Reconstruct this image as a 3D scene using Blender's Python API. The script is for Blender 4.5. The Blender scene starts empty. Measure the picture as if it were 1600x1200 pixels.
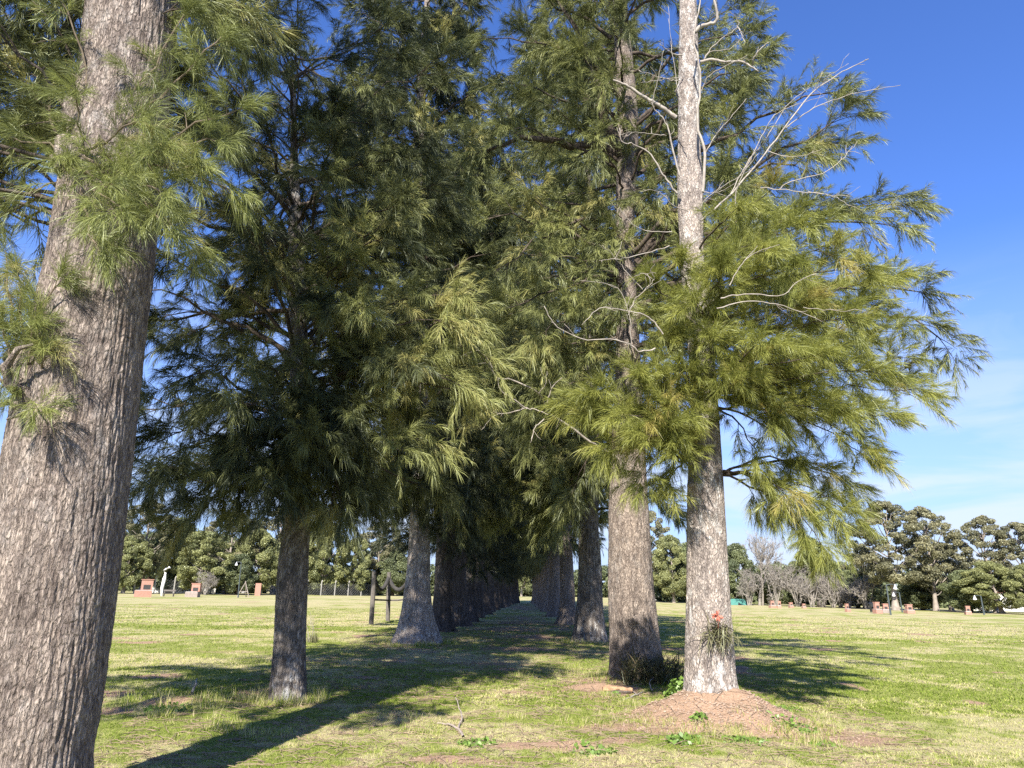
import bpy, math
import numpy as np
from math import radians as R

# ------------------------------------------------------------------ camera
S = bpy.context.scene
COL = S.collection
F, CH, PITCH, ROLL = 1110., 1.6, R(16.2), R(1.1)      # focal length in pixels of a 1600 wide frame
_f = np.array([0, math.cos(PITCH), math.sin(PITCH)])
_r0 = np.array([1., 0, 0]); _u0 = np.cross(_r0, _f)
_r = _r0*math.cos(ROLL) + _u0*math.sin(ROLL)
_u = -_r0*math.sin(ROLL) + _u0*math.cos(ROLL)
from mathutils import Matrix
cd = bpy.data.cameras.new('camera'); cam = bpy.data.objects.new('camera', cd); COL.objects.link(cam)
cam.matrix_world = Matrix(((_r[0], _u[0], -_f[0], 0), (_r[1], _u[1], -_f[1], 0), (_r[2], _u[2], -_f[2], CH), (0, 0, 0, 1)))
cd.sensor_width = 36; cd.lens = F/1600*36; cd.clip_end = 3000; cd.clip_start = 0.05
S.camera = cam

# ------------------------------------------------------------------ light
SUN_EL, SUN_AZ = R(39), R(13)      # shadows fall ahead and a little to the right
sl = bpy.data.lights.new('sun', 'SUN'); sl.energy = 5.0; sl.angle = R(0.53); sl.color = (1, .94, .84)
so = bpy.data.objects.new('sun', sl); COL.objects.link(so)
from mathutils import Vector
ldir = Vector((math.sin(SUN_AZ)*math.cos(SUN_EL), math.cos(SUN_AZ)*math.cos(SUN_EL), -math.sin(SUN_EL)))
so.rotation_euler = ldir.to_track_quat('-Z', 'Y').to_euler()
W = bpy.data.worlds.new('World'); S.world = W; W.use_nodes = True
nt = W.node_tree; N = nt.nodes; L = nt.links; N.clear()
out = N.new('ShaderNodeOutputWorld'); bg = N.new('ShaderNodeBackground'); L.new(bg.outputs[0], out.inputs[0])
sky = N.new('ShaderNodeTexSky'); sky.sky_type = 'NISHITA'; sky.sun_disc = False
sky.sun_elevation = SUN_EL; sky.sun_rotation = SUN_AZ + math.pi
sky.air_density = 1.0; sky.dust_density = 0.15; sky.ozone_density = 3.0; sky.altitude = 20
bg.inputs['Strength'].default_value = 0.074
tc = N.new('ShaderNodeTexCoord')
# thin high clouds low in the sky
mp = N.new('ShaderNodeMapping'); mp.inputs['Scale'].default_value = (2.2, 2.2, 11.0); mp.inputs['Rotation'].default_value = (0, R(12), 0)
L.new(tc.outputs['Generated'], mp.inputs[0])
nz = N.new('ShaderNodeTexNoise'); nz.inputs['Scale'].default_value = 1.5; nz.inputs['Detail'].default_value = 7; nz.inputs['Roughness'].default_value = .55; nz.inputs['Distortion'].default_value = .6
L.new(mp.outputs[0], nz.inputs[0])
rp = N.new('ShaderNodeValToRGB'); rp.color_ramp.elements[0].position = .42; rp.color_ramp.elements[1].position = .62
L.new(nz.outputs[0], rp.inputs[0])
sx = N.new('ShaderNodeSeparateXYZ'); L.new(tc.outputs['Generated'], sx.inputs[0])
mr = N.new('ShaderNodeMapRange'); mr.inputs[1].default_value = .02; mr.inputs[2].default_value = .40; mr.inputs[3].default_value = 1; mr.inputs[4].default_value = 0
L.new(sx.outputs['Z'], mr.inputs[0])
mu = N.new('ShaderNodeMath'); mu.operation = 'MULTIPLY'; L.new(rp.outputs[0], mu.inputs[0]); L.new(mr.outputs[0], mu.inputs[1])
mu2 = N.new('ShaderNodeMath'); mu2.operation = 'MULTIPLY_ADD'; mu2.inputs[1].default_value = .9; mu2.use_clamp = True; L.new(mu.outputs[0], mu2.inputs[0])
hz = N.new('ShaderNodeMapRange'); hz.inputs[1].default_value = 0; hz.inputs[2].default_value = .42; hz.inputs[3].default_value = .9; hz.inputs[4].default_value = 0
L.new(sx.outputs['Z'], hz.inputs[0]); mu2.inputs[2].default_value = 0
tint = N.new('ShaderNodeMix'); tint.data_type = 'RGBA'; tint.blend_type = 'MULTIPLY'; tint.inputs[0].default_value = 1
L.new(sky.outputs[0], tint.inputs[6]); tint.inputs[7].default_value = (.66, .90, 1.45, 1)
ve = N.new('ShaderNodeMix'); ve.data_type = 'RGBA'; L.new(hz.outputs[0], ve.inputs[0]); L.new(tint.outputs[2], ve.inputs[6]); ve.inputs[7].default_value = (3.0, 3.8, 5.6, 1)
mx = N.new('ShaderNodeMix'); mx.data_type = 'RGBA'; L.new(mu2.outputs[0], mx.inputs[0]); L.new(ve.outputs[2], mx.inputs[6])
mx.inputs[7].default_value = (4.5, 5.0, 5.9, 1)
L.new(mx.outputs[2], bg.inputs[0])
S.view_settings.view_transform = 'Standard'; S.view_settings.look = 'None'
S.view_settings.exposure = 1.38; S.view_settings.gamma = 1
cy = S.cycles
cy.max_bounces = 5; cy.diffuse_bounces = 2; cy.glossy_bounces = 1; cy.transmission_bounces = 2; cy.transparent_max_bounces = 4
cy.use_denoising = False

# ------------------------------------------------------------------ maths helpers
rng = np.random.default_rng(7)
U = lambda a, b, n=None: rng.uniform(a, b, n)
def ray(px, py): return _f*F + _r*(px-800) - _u*(py-600)
def P(px, py, Y):                    # the point at distance Y ahead that the photograph shows at px, py
    d = ray(px, py); return np.array([0, 0, CH]) + d*(Y/d[1])
def G(px, py, z=0.):
    d = ray(px, py); t = (z-CH)/d[2]; return np.array([0, 0, CH]) + d*t
def depth(p): return (np.asarray(p)-[0, 0, CH]) @ _f
def unit(v): return v/np.maximum(np.linalg.norm(v, axis=-1, keepdims=True), 1e-9)
_perm = np.random.default_rng(3).random(65536).astype(np.float32)
def _h(ix, iy, iz):
    return _perm[((ix*73856093) ^ (iy*19349663) ^ (iz*83492791)) & 65535]
def vnoise(x, y, z=0.):
    x, y, z = np.broadcast_arrays(np.asarray(x, float), np.asarray(y, float), np.asarray(z, float))
    ix, iy, iz = [np.floor(a).astype(np.int64) for a in (x, y, z)]
    fx, fy, fz = x-ix, y-iy, z-iz
    fx, fy, fz = [a*a*(3-2*a) for a in (fx, fy, fz)]
    r = 0
    for dx in (0, 1):
        for dy in (0, 1):
            for dz in (0, 1):
                r = r + _h(ix+dx, iy+dy, iz+dz)*(fx if dx else 1-fx)*(fy if dy else 1-fy)*(fz if dz else 1-fz)
    return r
def fbm(x, y, z=0., o=4):
    r, a, s, t = 0, 1., 1., 0
    for k in range(o):
        r = r + a*vnoise(x*s+17*k, y*s+5*k, np.asarray(z)*s+3*k); t += a; a *= .5; s *= 2.03
    return r/t

# ------------------------------------------------------------------ object helpers
def mesh(name, V, faces, mat, parent=None, attrs=None, smooth=False, loc=None):
    """V (n,3); faces: list of (m,k) index arrays (k=3 or 4)"""
    me = bpy.data.meshes.new(name)
    V = np.asarray(V, np.float32)
    if loc is not None: V = V - np.asarray(loc, np.float32)
    faces = [np.asarray(f, np.int32) for f in faces if len(f)]
    me.vertices.add(len(V)); me.vertices.foreach_set('co', V.ravel())
    idx = np.concatenate([f.ravel() for f in faces]); tot = np.concatenate([np.full(len(f), f.shape[1], np.int32) for f in faces])
    st = np.concatenate([[0], np.cumsum(tot)[:-1]]).astype(np.int32)
    me.loops.add(len(idx)); me.loops.foreach_set('vertex_index', idx)
    me.polygons.add(len(tot)); me.polygons.foreach_set('loop_start', st)
    me.polygons.foreach_set('use_smooth', np.full(len(tot), smooth, bool))
    for k, a in (attrs or {}).items():
        at = me.attributes.new(k, 'FLOAT', 'POINT'); at.data.foreach_set('value', np.asarray(a, np.float32))
    me.update(calc_edges=True)
    me.materials.append(mat)
    o = bpy.data.objects.new(name, me); COL.objects.link(o)
    if parent is not None: o.parent = parent
    elif loc is not None: o.location = loc
    return o
def tag(o, label=None, cat=None, group=None, kind=None):
    for k, v in (('label', label), ('category', cat), ('group', group), ('kind', kind)):
        if v: o[k] = v
    return o
def empty(name, loc, label, cat, group=None):
    o = bpy.data.objects.new(name, None); COL.objects.link(o); o.location = [float(a) for a in loc]; o.empty_display_size = .3
    return tag(o, label, cat, group)
def dup(o, parent=None):
    c = o.copy(); COL.objects.link(c); c.parent = parent
    for ch in list(o.children): dup(ch, c)
    return c
class MB:                                # collects geometry for ONE mesh
    def __init__(s): s.V = []; s.Q = []; s.T = []; s.n = 0; s.A = []
    def add(s, V, Q=None, T=None, a=0.):
        V = np.asarray(V, float).reshape(-1, 3)
        if Q is not None and len(Q): s.Q.append(np.asarray(Q)+s.n)
        if T is not None and len(T): s.T.append(np.asarray(T)+s.n)
        s.V.append(V); s.A.append(np.broadcast_to(np.asarray(a, float), (len(V),))); s.n += len(V); return s
    def box(s, c, d, rz=0, rx=0, ry=0):
        b = np.array([[x, y, z] for z in (-.5, .5) for y in (-.5, .5) for x in (-.5, .5)])*d
        from mathutils import Euler
        m = np.array(Euler((rx, ry, rz)).to_matrix()); b = b @ m.T + c
        return s.add(b, [[0, 2, 3, 1], [4, 5, 7, 6], [0, 1, 5, 4], [2, 6, 7, 3], [0, 4, 6, 2], [1, 3, 7, 5]])
    def tube(s, pts, rad, sides=6, a=0.):
        return s.tubes(np.asarray(pts, float)[None], np.broadcast_to(np.asarray(rad, float), (len(pts),))[None], sides, a)
    def tubes(s, Pp, Rr, sides=4, a=0.):     # Pp (M,K,3), Rr (M,K)
        M, K, _ = Pp.shape
        T = np.empty_like(Pp); T[:, 1:-1] = Pp[:, 2:]-Pp[:, :-2]; T[:, 0] = Pp[:, 1]-Pp[:, 0]; T[:, -1] = Pp[:, -1]-Pp[:, -2]
        T = unit(T)
        ref = np.where(np.abs(T[:, :1, 2:3]) > .9, np.array([1., 0, 0]), np.array([0, 0, 1.]))
        e1 = unit(np.cross(T, ref)); e2 = np.cross(T, e1)
        th = np.arange(sides)*2*np.pi/sides
        V = Pp[:, :, None] + Rr[:, :, None, None]*(np.cos(th)[:, None]*e1[:, :, None] + np.sin(th)[:, None]*e2[:, :, None])
        b = (np.arange(M)[:, None, None]*K + np.arange(K-1)[None, :, None])*sides
        j = np.arange(sides)[None, None]; j2 = (j+1) % sides
        Q = np.stack([b+j, b+j2, b+sides+j2, b+sides+j], -1).reshape(-1, 4)
        aa = np.broadcast_to(np.asarray(a, float).reshape(-1, 1), (M, K*sides)).ravel() if np.ndim(a) else a
        s.add(V.reshape(-1, 3), Q, a=aa)
        caps = []
        if sides > 3:
            e = np.arange(M)*K*sides + (K-1)*sides
            caps = np.stack([np.stack([e, e+k, e+k+1], -1) for k in range(1, sides-1)], 1).reshape(-1, 3)
            s.T.append(caps + s.n - M*K*sides)
        return s
    def blob(s, c, d, seed=0, amp=.2, n=14, a=0.):
        th = np.linspace(0, np.pi, n)[:, None]; ph = np.linspace(0, 2*np.pi, 2*n, endpoint=False)[None]
        D = np.stack([np.sin(th)*np.cos(ph), np.sin(th)*np.sin(ph), np.cos(th)+0*ph], -1)
        r = 1+amp*(fbm(D[..., 0]*1.7+seed, D[..., 1]*1.7, D[..., 2]*1.7+9)-.5)*2
        V = (D*r[..., None]*d + c).reshape(-1, 3); m = 2*n
        i = np.arange(n-1)[:, None]*m; j = np.arange(m)[None]
        return s.add(V, np.stack([i+j, i+m+j, i+m+(j+1) % m, i+(j+1) % m], -1).reshape(-1, 4), a=a)
    def build(s, name, mat, parent=None, loc=None, smooth=False, attr=None):
        V = np.concatenate(s.V); fs = []
        if s.Q: fs.append(np.concatenate(s.Q))
        if s.T: fs.append(np.concatenate(s.T))
        return mesh(name, V, fs, mat, parent, {attr: np.concatenate(s.A)} if attr else None, smooth, loc)

# ------------------------------------------------------------------ materials
def new_mat(name):
    m = bpy.data.materials.new(name); m.use_nodes = True
    n = m.node_tree.nodes; l = m.node_tree.links; return m, n, l, n['Principled BSDF']
def mixc(n, l, fac, a, b, mode='MIX'):
    x = n.new('ShaderNodeMix'); x.data_type = 'RGBA'; x.blend_type = mode
    if isinstance(fac, (int, float)): x.inputs[0].default_value = fac
    else: l.new(fac, x.inputs[0])
    for i, v in ((6, a), (7, b)):
        if isinstance(v, tuple): x.inputs[i].default_value = (*v, 1)
        else: l.new(v, x.inputs[i])
    return x.outputs[2]
def noise(n, l, vec, scale, detail=4, rough=.55, dist=0.):
    x = n.new('ShaderNodeTexNoise'); x.inputs['Scale'].default_value = scale; x.inputs['Detail'].default_value = detail
    x.inputs['Roughness'].default_value = rough; x.inputs['Distortion'].default_value = dist; l.new(vec, x.inputs[0]); return x.outputs[0]
def ramp(n, l, v, a, b, c0=(0, 0, 0), c1=(1, 1, 1)):
    x = n.new('ShaderNodeValToRGB'); e = x.color_ramp.elements; e[0].position = a; e[1].position = b; e[0].color = (*c0, 1); e[1].color = (*c1, 1)
    l.new(v, x.inputs[0]); return x.outputs[0]
def mapped(n, l, scale, coord='Object'):
    t = n.new('ShaderNodeTexCoord'); m = n.new('ShaderNodeMapping'); m.inputs['Scale'].default_value = scale
    l.new(t.outputs[coord], m.inputs[0]); return m.outputs[0]
def bump(n, l, h, strength, dist, prev=None):
    b = n.new('ShaderNodeBump'); b.inputs['Strength'].default_value = strength; b.inputs['Distance'].default_value = dist
    l.new(h, b.inputs['Height'])
    if prev is not None: l.new(prev, b.inputs['Normal'])
    return b.outputs[0]
def bark(name, base, dark, pale, pale_amt=.3, scale=1., bd=.02, zs=1.):
    m, n, l, p = new_mat(name)
    v = mapped(n, l, (11*scale, 11*scale, 3.6*scale*zs))
    n1 = noise(n, l, v, 1.6, 8, .65, .4)
    v2 = mapped(n, l, (56*scale, 56*scale, 15*scale*zs))
    vo = n.new('ShaderNodeTexVoronoi'); vo.feature = 'DISTANCE_TO_EDGE'; vo.inputs['Scale'].default_value = .8
    d = noise(n, l, v2, .7, 3); vm = n.new('ShaderNodeVectorMath'); vm.operation = 'ADD'
    cx = n.new('ShaderNodeCombineXYZ'); mm = n.new('ShaderNodeMath'); mm.operation = 'MULTIPLY'; mm.inputs[1].default_value = 2.2; l.new(d, mm.inputs[0])
    l.new(mm.outputs[0], cx.inputs[0]); l.new(mm.outputs[0], cx.inputs[1]); l.new(v2, vm.inputs[0]); l.new(cx.outputs[0], vm.inputs[1]); l.new(vm.outputs[0], vo.inputs[0])
    crack = ramp(n, l, vo.outputs['Distance'], .0, .22)
    big = noise(n, l, mapped(n, l, (1.1, 1.1, .7)), 1.3, 5, .6)
    col = mixc(n, l, ramp(n, l, n1, .36, .62), dark, base)
    col = mixc(n, l, crack, mixc(n, l, .7, col, dark), col)
    col = mixc(n, l, 1., col, ramp(n, l, noise(n, l, mapped(n, l, (2.2, 2.2, .5)), 1.5, 4, .6), .3, .7, (.74,)*3, (1.12, 1.1, 1.06)), 'MULTIPLY')
    fine = noise(n, l, mapped(n, l, (48*scale, 48*scale, 12*scale*zs)), 1.2, 5, .7)
    col = mixc(n, l, 1., col, ramp(n, l, fine, .3, .6, (.62,)*3, (1.08,)*3), 'MULTIPLY')
    lich = noise(n, l, mapped(n, l, (5, 5, 2.5)), 2.2, 6, .7)
    lf = n.new('ShaderNodeMath'); lf.operation = 'MULTIPLY'; l.new(ramp(n, l, lich, .50, .62), lf.inputs[0]); l.new(ramp(n, l, big, .38, .62), lf.inputs[1])
    lg = n.new('ShaderNodeMath'); lg.operation = 'MULTIPLY'; lg.inputs[1].default_value = pale_amt; l.new(lf.outputs[0], lg.inputs[0])
    col = mixc(n, l, lg.outputs[0], col, pale)
    l.new(col, p.inputs['Base Color']); p.inputs['Roughness'].default_value = .95; p.inputs['Specular IOR Level'].default_value = .15
    b1 = bump(n, l, n1, .9, bd*1.4); b2 = bump(n, l, fine, .8, bd*.45, bump(n, l, crack, .9, bd*.45, b1))
    l.new(b2, p.inputs['Normal']); return m
def needle(name, c0, c1, c2, trans=.35):
    """c0 old needles and painted crown shade, c1 fresh, c2 yellowed"""
    m, n, l, p = new_mat(name); n.remove(p)
    at = n.new('ShaderNodeAttribute'); at.attribute_name = 'tint'
    col = mixc(n, l, ramp(n, l, at.outputs['Fac'], .1, .7), c0, c1)
    col = mixc(n, l, ramp(n, l, at.outputs['Fac'], .8, 1.), col, c2)
    df = n.new('ShaderNodeBsdfDiffuse'); l.new(col, df.inputs[0])
    tr = n.new('ShaderNodeBsdfTranslucent'); l.new(col, tr.inputs[0])
    gl = n.new('ShaderNodeBsdfGlossy'); gl.inputs['Roughness'].default_value = .45; gl.inputs[0].default_value = (.6, .65, .55, 1)
    a = n.new('ShaderNodeMixShader'); a.inputs[0].default_value = trans; l.new(df.outputs[0], a.inputs[1]); l.new(tr.outputs[0], a.inputs[2])
    b = n.new('ShaderNodeMixShader'); b.inputs[0].default_value = .05; l.new(a.outputs[0], b.inputs[1]); l.new(gl.outputs[0], b.inputs[2])
    l.new(b.outputs[0], n['Material Output'].inputs[0]); return m
def plain(name, c, c2=None, rough=.8, sc=6, b=0):
    m, n, l, p = new_mat(name); v = mapped(n, l, (1, 1, 1))
    nn = noise(n, l, v, sc, 5, .6)
    l.new(mixc(n, l, ramp(n, l, nn, .35, .65), c, c2 or tuple(x*.75 for x in c)), p.inputs['Base Color']); p.inputs['Roughness'].default_value = rough
    if b: l.new(bump(n, l, nn, .7, b), p.inputs['Normal'])
    return m
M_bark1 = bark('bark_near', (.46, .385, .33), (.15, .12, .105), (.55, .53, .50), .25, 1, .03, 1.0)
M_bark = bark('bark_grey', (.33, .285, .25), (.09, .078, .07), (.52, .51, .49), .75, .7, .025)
M_bark_shade = bark('bark_shaded', (.145, .12, .105), (.05, .042, .038), (.26, .25, .24), .4, .6)  # darker bark copy, shade of the far left row put into its colour
M_barkp = bark('bark_pale', (.53, .46, .405), (.19, .16, .145), (.62, .61, .58), .8, .75, .022, 1.5)
M_limb = bark('bark_limb', (.16, .125, .10), (.06, .048, .04), (.3, .28, .25), .2, 1.6, .008)
M_twig = plain('twig', (.17, .13, .085), (.10, .075, .05), .9, 20)
M_dead = plain('dead_wood', (.36, .32, .27), (.20, .17, .145), .85, 9, .004)
M_ndark = needle('needles_olive', (.042, .052, .026), (.265, .28, .095), (.36, .33, .12), .25)  # dark end also paints the shade inside the left crowns
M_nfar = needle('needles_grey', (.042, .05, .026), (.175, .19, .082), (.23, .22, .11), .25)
M_nbright = needle('needles_fresh', (.135, .155, .035), (.32, .33, .08), (.38, .32, .10), .35)
M_nnear = needle('needles_near', (.11, .13, .045), (.27, .295, .09), (.34, .31, .13), .35)

# ------------------------------------------------------------------ ground
DIRT = [  # x, y, rx, ry, strength
    (2.85, 10.3, 1.2, 1.15, 1.6), (1.9, 9.6, 1.1, .45, .8), (3.8, 9.2, 1.2, .6, .8), (1.7, 13.0, .75, .7, .9), (1.4, 12.3, .5, .9, .6),
    (2.1, 14.1, 1.2, .7, .8), (.4, 8.35, .7, .22, .9), (-.4, 7.7, .8, .2, .7), (-4.6, 10.6, .45, .3, .9), (-1.2, 7.2, .8, .25, .6),
    (.6, 21.5, 1.5, .8, .8), (1.2, 27, 1.8, 1.2, .9), (-.6, 17.2, 1.4, .7, .6), (-2.4, 17, 1.6, .9, .4), (.2, 32, 2.4, 3, .6), (.8, 45, 2.5, 8, .6), (1.5, 75, 2.8, 20, .5),
    (-3.2, 10.9, .9, .5, .5), (-1.5, 12.2, .35, .2, .5), (2.6, 6.9, 1.2, .3, .5), (-2.2, 8.6, .4, .25, .5), (-4.5, 15, 1.6, .5, .4), (-7, 19, 2.5, .6, .4), (7, 24, 3, .8, .3)]
def gz(x, y):
    x = np.asarray(x, float); y = np.asarray(y, float)
    z = .05*(fbm(x*.35, y*.35, 1., 3)-.5) + .035*(fbm(x*1.7+3, y*1.7, 2., 3)-.5)
    near = np.exp(-((y-8)/14.)**2)
    z = z + near*.022*(vnoise(x*9, y*9, 5.)-.5)
    d = np.sqrt(((x-2.85)/1.15)**2 + ((y-10.45)/1.15)**2)
    z = z + .50*np.clip(1.1-d, 0, 1)**1.3*(.8+.35*vnoise(x*4, y*4, 8.)) + .05*np.clip(1.3-d, 0, .6)*(fbm(x*7, y*7, 2., 3)-.5)*2
    d = np.sqrt(((x-2.42)/1.5)**2 + ((y-14.3)/1.4)**2); z = z + .10*np.clip(1-d, 0, 1)
    for cx, cy, r, h in ((-4.6, 10.7, .42, .11), (.45, 8.35, .3, .05), (.75, 8.45, .18, .06), (1.5, 13.3, .4, .09)):
        z = z + h*np.exp(-(((x-cx)/r)**2+((y-cy)/(r*.6))**2))
    z = z + np.clip(y-25, 0, None)*-.0015*0
    return z
def dirtmask(x, y):
    w = .9*(fbm(x*1.9, y*1.9, 4., 4)-.5) + .5*(vnoise(x*9, y*9, 4.)-.5)
    r = 0*x
    for cx, cy, rx, ry, s in DIRT:
        d = np.sqrt(((x-cx)/rx)**2+((y-cy)/ry)**2)
        r = np.maximum(r, s*np.clip(1.25-d+w, 0, 1.0))
    # patchy wear everywhere
    r = np.maximum(r, np.clip((fbm(x*.8+40, y*.8, 7., 5)-.65)*7, 0, .75))
    return np.clip(r, 0, 1)
def drymask(x, y):
    a = fbm(x*.9+7, y*.9, 3., 4); b = fbm(x*.12+70, y*.3, 3., 3); c = fbm(x*5, y*5, 6., 2)
    far = np.clip((y-22)/45, 0, 1)
    return np.clip(.29 + (a-.5)*2.6 + (b-.5)*1.6 + (c-.5)*1.5 + far*.42, 0, 1)
ys = [-8.]; 
while ys[-1] < 900:
    y = ys[-1]; ys.append(y + (1.0 if y < 3 else max(.05, .0085*y if y < 40 else .03*y)))
xs = [0.]
while xs[-1] < 900:
    x = xs[-1]; xs.append(x + (.07 if x < 7 else max(.07, .03*(x-7)+.07)))
xs = np.array(sorted([-a for a in xs[1:]]+xs)); ys = np.array(ys)
X, Y = np.meshgrid(xs, ys); Z = gz(X, Y)
nx, ny = len(xs), len(ys); i = np.arange(ny-1)[:, None]*nx; j = np.arange(nx-1)[None]
m, n, l, p = new_mat('lawn')
ad = n.new('ShaderNodeAttribute'); ad.attribute_name = 'dry'; ai = n.new('ShaderNodeAttribute'); ai.attribute_name = 'dirt'
wv = mapped(n, l, (1, 1, 1))
f1 = noise(n, l, wv, 14, 6, .7); f2 = noise(n, l, wv, 55, 4, .7)
st = noise(n, l, mapped(n, l, (.25, 1.4, 1)), .8, 6, .65, .5)
g = mixc(n, l, ramp(n, l, f1, .35, .65), (.175, .205, .05), (.35, .37, .11))
dr = mixc(n, l, ramp(n, l, f1, .3, .7), (.36, .32, .16), (.50, .45, .25))
dd = n.new('ShaderNodeMath'); dd.operation = 'MULTIPLY_ADD'; dd.inputs[1].default_value = 1.1; l.new(st, dd.inputs[0]); 
sb = n.new('ShaderNodeMath'); sb.operation = 'SUBTRACT'; sb.inputs[1].default_value = .55; l.new(ad.outputs['Fac'], sb.inputs[0]); l.new(sb.outputs[0], dd.inputs[2])
col = mixc(n, l, ramp(n, l, dd.outputs[0], .1, .75), g, dr)
di = mixc(n, l, ramp(n, l, f2, .3, .7), (.29, .19, .125), (.46, .315, .22))
df = n.new('ShaderNodeMath'); df.operation = 'MULTIPLY_ADD'; df.inputs[1].default_value = .5; l.new(f1, df.inputs[0])
sb2 = n.new('ShaderNodeMath'); sb2.operation = 'SUBTRACT'; sb2.inputs[1].default_value = .25; l.new(ai.outputs['Fac'], sb2.inputs[0]); l.new(sb2.outputs[0], df.inputs[2])
col = mixc(n, l, ramp(n, l, df.outputs[0], .25, .6), col, di)
col = mixc(n, l, ramp(n, l, f2, .2, .8, (.62,)*3, (1.1,)*3), (0, 0, 0), col, 'MIX') if False else mixc(n, l, 1.0, col, ramp(n, l, f2, .25, .75, (.66,)*3, (1.0,)*3), 'MULTIPLY')
l.new(col, p.inputs['Base Color']); p.inputs['Roughness'].default_value = 1; p.inputs['Specular IOR Level'].default_value = .05
l.new(bump(n, l, f2, .8, .02, bump(n, l, f1, .6, .04)), p.inputs['Normal'])
go = mesh('ground', np.stack([X, Y, Z], -1).reshape(-1, 3), [np.stack([i+j, i+j+1, i+nx+j+1, i+nx+j], -1).reshape(-1, 4)], m,
          attrs={'dry': drymask(X, Y).ravel(), 'dirt': dirtmask(X, Y).ravel()}, smooth=True)
tag(go, 'wide mown lawn of green and straw coloured grass with bare dirt patches', 'ground', kind='structure')

# grass blades
def grass(n, y0, y1, hmul, wmul):
    y = np.exp(U(math.log(y0), math.log(y1), n)); half = np.minimum(.80*y+1.0, 34)
    x = U(-1, 1, n)*half
    dm, dy = dirtmask(x, y), drymask(x, y)
    keep = U(0, 1, n) > dm*1.15
    x, y, dy = x[keep], y[keep], dy[keep]; k = len(x)
    z = gz(x, y)
    cl = vnoise(x*6, y*6, 9.)
    h = U(.010, .034, k)*hmul*(.5+1.0*cl); w = U(.0025, .005, k)*wmul
    az = U(0, 2*np.pi, k); lean = U(.3, 1.6, k)
    d = np.stack([np.cos(az)*lean, np.sin(az)*lean, np.ones(k)], -1); sd = np.stack([-np.sin(az+U(-1, 1, k)), np.cos(az), 0*az], -1)
    b = np.stack([x, y, z-.004], -1)
    t = b + d*h[:, None]
    V = np.stack([b-sd*w[:, None], b+sd*w[:, None], t], 1).reshape(-1, 3)
    tint = np.clip(dy*.75+U(-.35, .4, k)+(vnoise(x*14, y*14, 2.)-.5)*.5, 0, 1)
    return V, np.repeat(tint, 3)
mg, n, l, p = new_mat('grass_blades'); n.remove(p)
at = n.new('ShaderNodeAttribute'); at.attribute_name = 'tint'
col = mixc(n, l, ramp(n, l, at.outputs['Fac'], .15, .5), (.165, .225, .035), (.385, .42, .105))
col = mixc(n, l, ramp(n, l, at.outputs['Fac'], .5, .85), col, (.56, .49, .28))
dfb = n.new('ShaderNodeBsdfDiffuse'); trb = n.new('ShaderNodeBsdfTranslucent'); l.new(col, dfb.inputs[0]); l.new(col, trb.inputs[0])
a = n.new('ShaderNodeMixShader'); a.inputs[0].default_value = .4; l.new(dfb.outputs[0], a.inputs[1]); l.new(trb.outputs[0], a.inputs[2]); l.new(a.outputs[0], n['Material Output'].inputs[0])
parts = [grass(330000, 4.6, 12, 1, 1), grass(260000, 11, 30, 1.25, 2.2), grass(110000, 28, 60, 1.5, 5)]
def ring(cx, cy, r0, r1, n, h0, h1, w=.005):
    a = U(0, 6.28, n); q = U(r0, r1, n); x = cx+np.cos(a)*q; y = cy+np.sin(a)*q; az = U(0, 6.28, n); h = U(h0, h1, n)*vnoise(x*5, y*5, 3.)*1.6
    b = np.stack([x, y, gz(x, y)-.01], -1); sd = np.stack([np.cos(az), np.sin(az), 0*az], -1)*w; t = b+np.stack([U(-.5, .5, n), U(-.5, .5, n), np.ones(n)], -1)*h[:, None]
    return np.stack([b-sd, b+sd, t], 1).reshape(-1, 3), np.repeat(U(0, 1, n), 3)
parts += [ring(-3.18, 11.2, .3, .6, 1800, .05, .2), ring(2.42, 14.35, .55, 1.0, 1500, .05, .16), ring(-2.78, 23, .8, 1.3, 1500, .06, .16, .01), ring(2.76, 25.4, .8, 1.3, 1500, .06, .16, .01), ring(2.85, 10.45, 1.0, 1.6, 3500, .03, .10),
          ring(-4.5, 10.9, .2, .9, 1500, .05, .16), ring(-3.2, 5.5, .55, .9, 900, .05, .2)]
parts += [ring(U(-6, 6), U(7, 22), 0, U(.15, .5), 260, .04, .11) for _ in range(46)]
GV = np.concatenate([a for a, _ in parts]); GT = np.concatenate([b for _, b in parts])
tag(mesh('grass', GV, [np.arange(len(GV)).reshape(-1, 3)], mg, attrs={'tint': GT}), 'short green and yellow grass blades covering the lawn', 'grass', kind='stuff')

# loose soil crumbs on the bare patches
k = 2600; a = U(0, 6.28, k); q = np.abs(rng.normal(size=k))*.75+.35; x = 2.85+np.cos(a)*q; y = 10.3+np.sin(a)*q; k2 = 1200
x = np.concatenate([x, U(-3, 3, k2)]); y = np.concatenate([y, U(6.5, 14, k2)]); ok = dirtmask(x, y) > .35; x, y = x[ok], y[ok]; k = len(x); c = np.stack([x, y, gz(x, y)+.004], -1); sz = (U(.006, .022, k)**1.0)[:, None, None]
oc = np.array([[1, 0, 0], [0, 1, 0], [-1, 0, 0], [0, -1, 0], [0, 0, .8], [0, 0, -.8]]); V = c[:, None]+(oc[None]*U(.6, 1.3, (k, 6, 1)))*sz; b_ = np.arange(k)[:, None, None]*6
tag(mesh('soil_crumbs', V.reshape(-1, 3), [(b_+np.array([[0, 1, 4], [1, 2, 4], [2, 3, 4], [3, 0, 4], [1, 0, 5], [2, 1, 5], [3, 2, 5], [0, 3, 5]])).reshape(-1, 3)], plain('crumb', (.36, .26, .19), (.18, .13, .095), 1, 15)), 'loose crumbs of reddish soil on the mound and bare patches', 'soil', kind='stuff')
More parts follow.
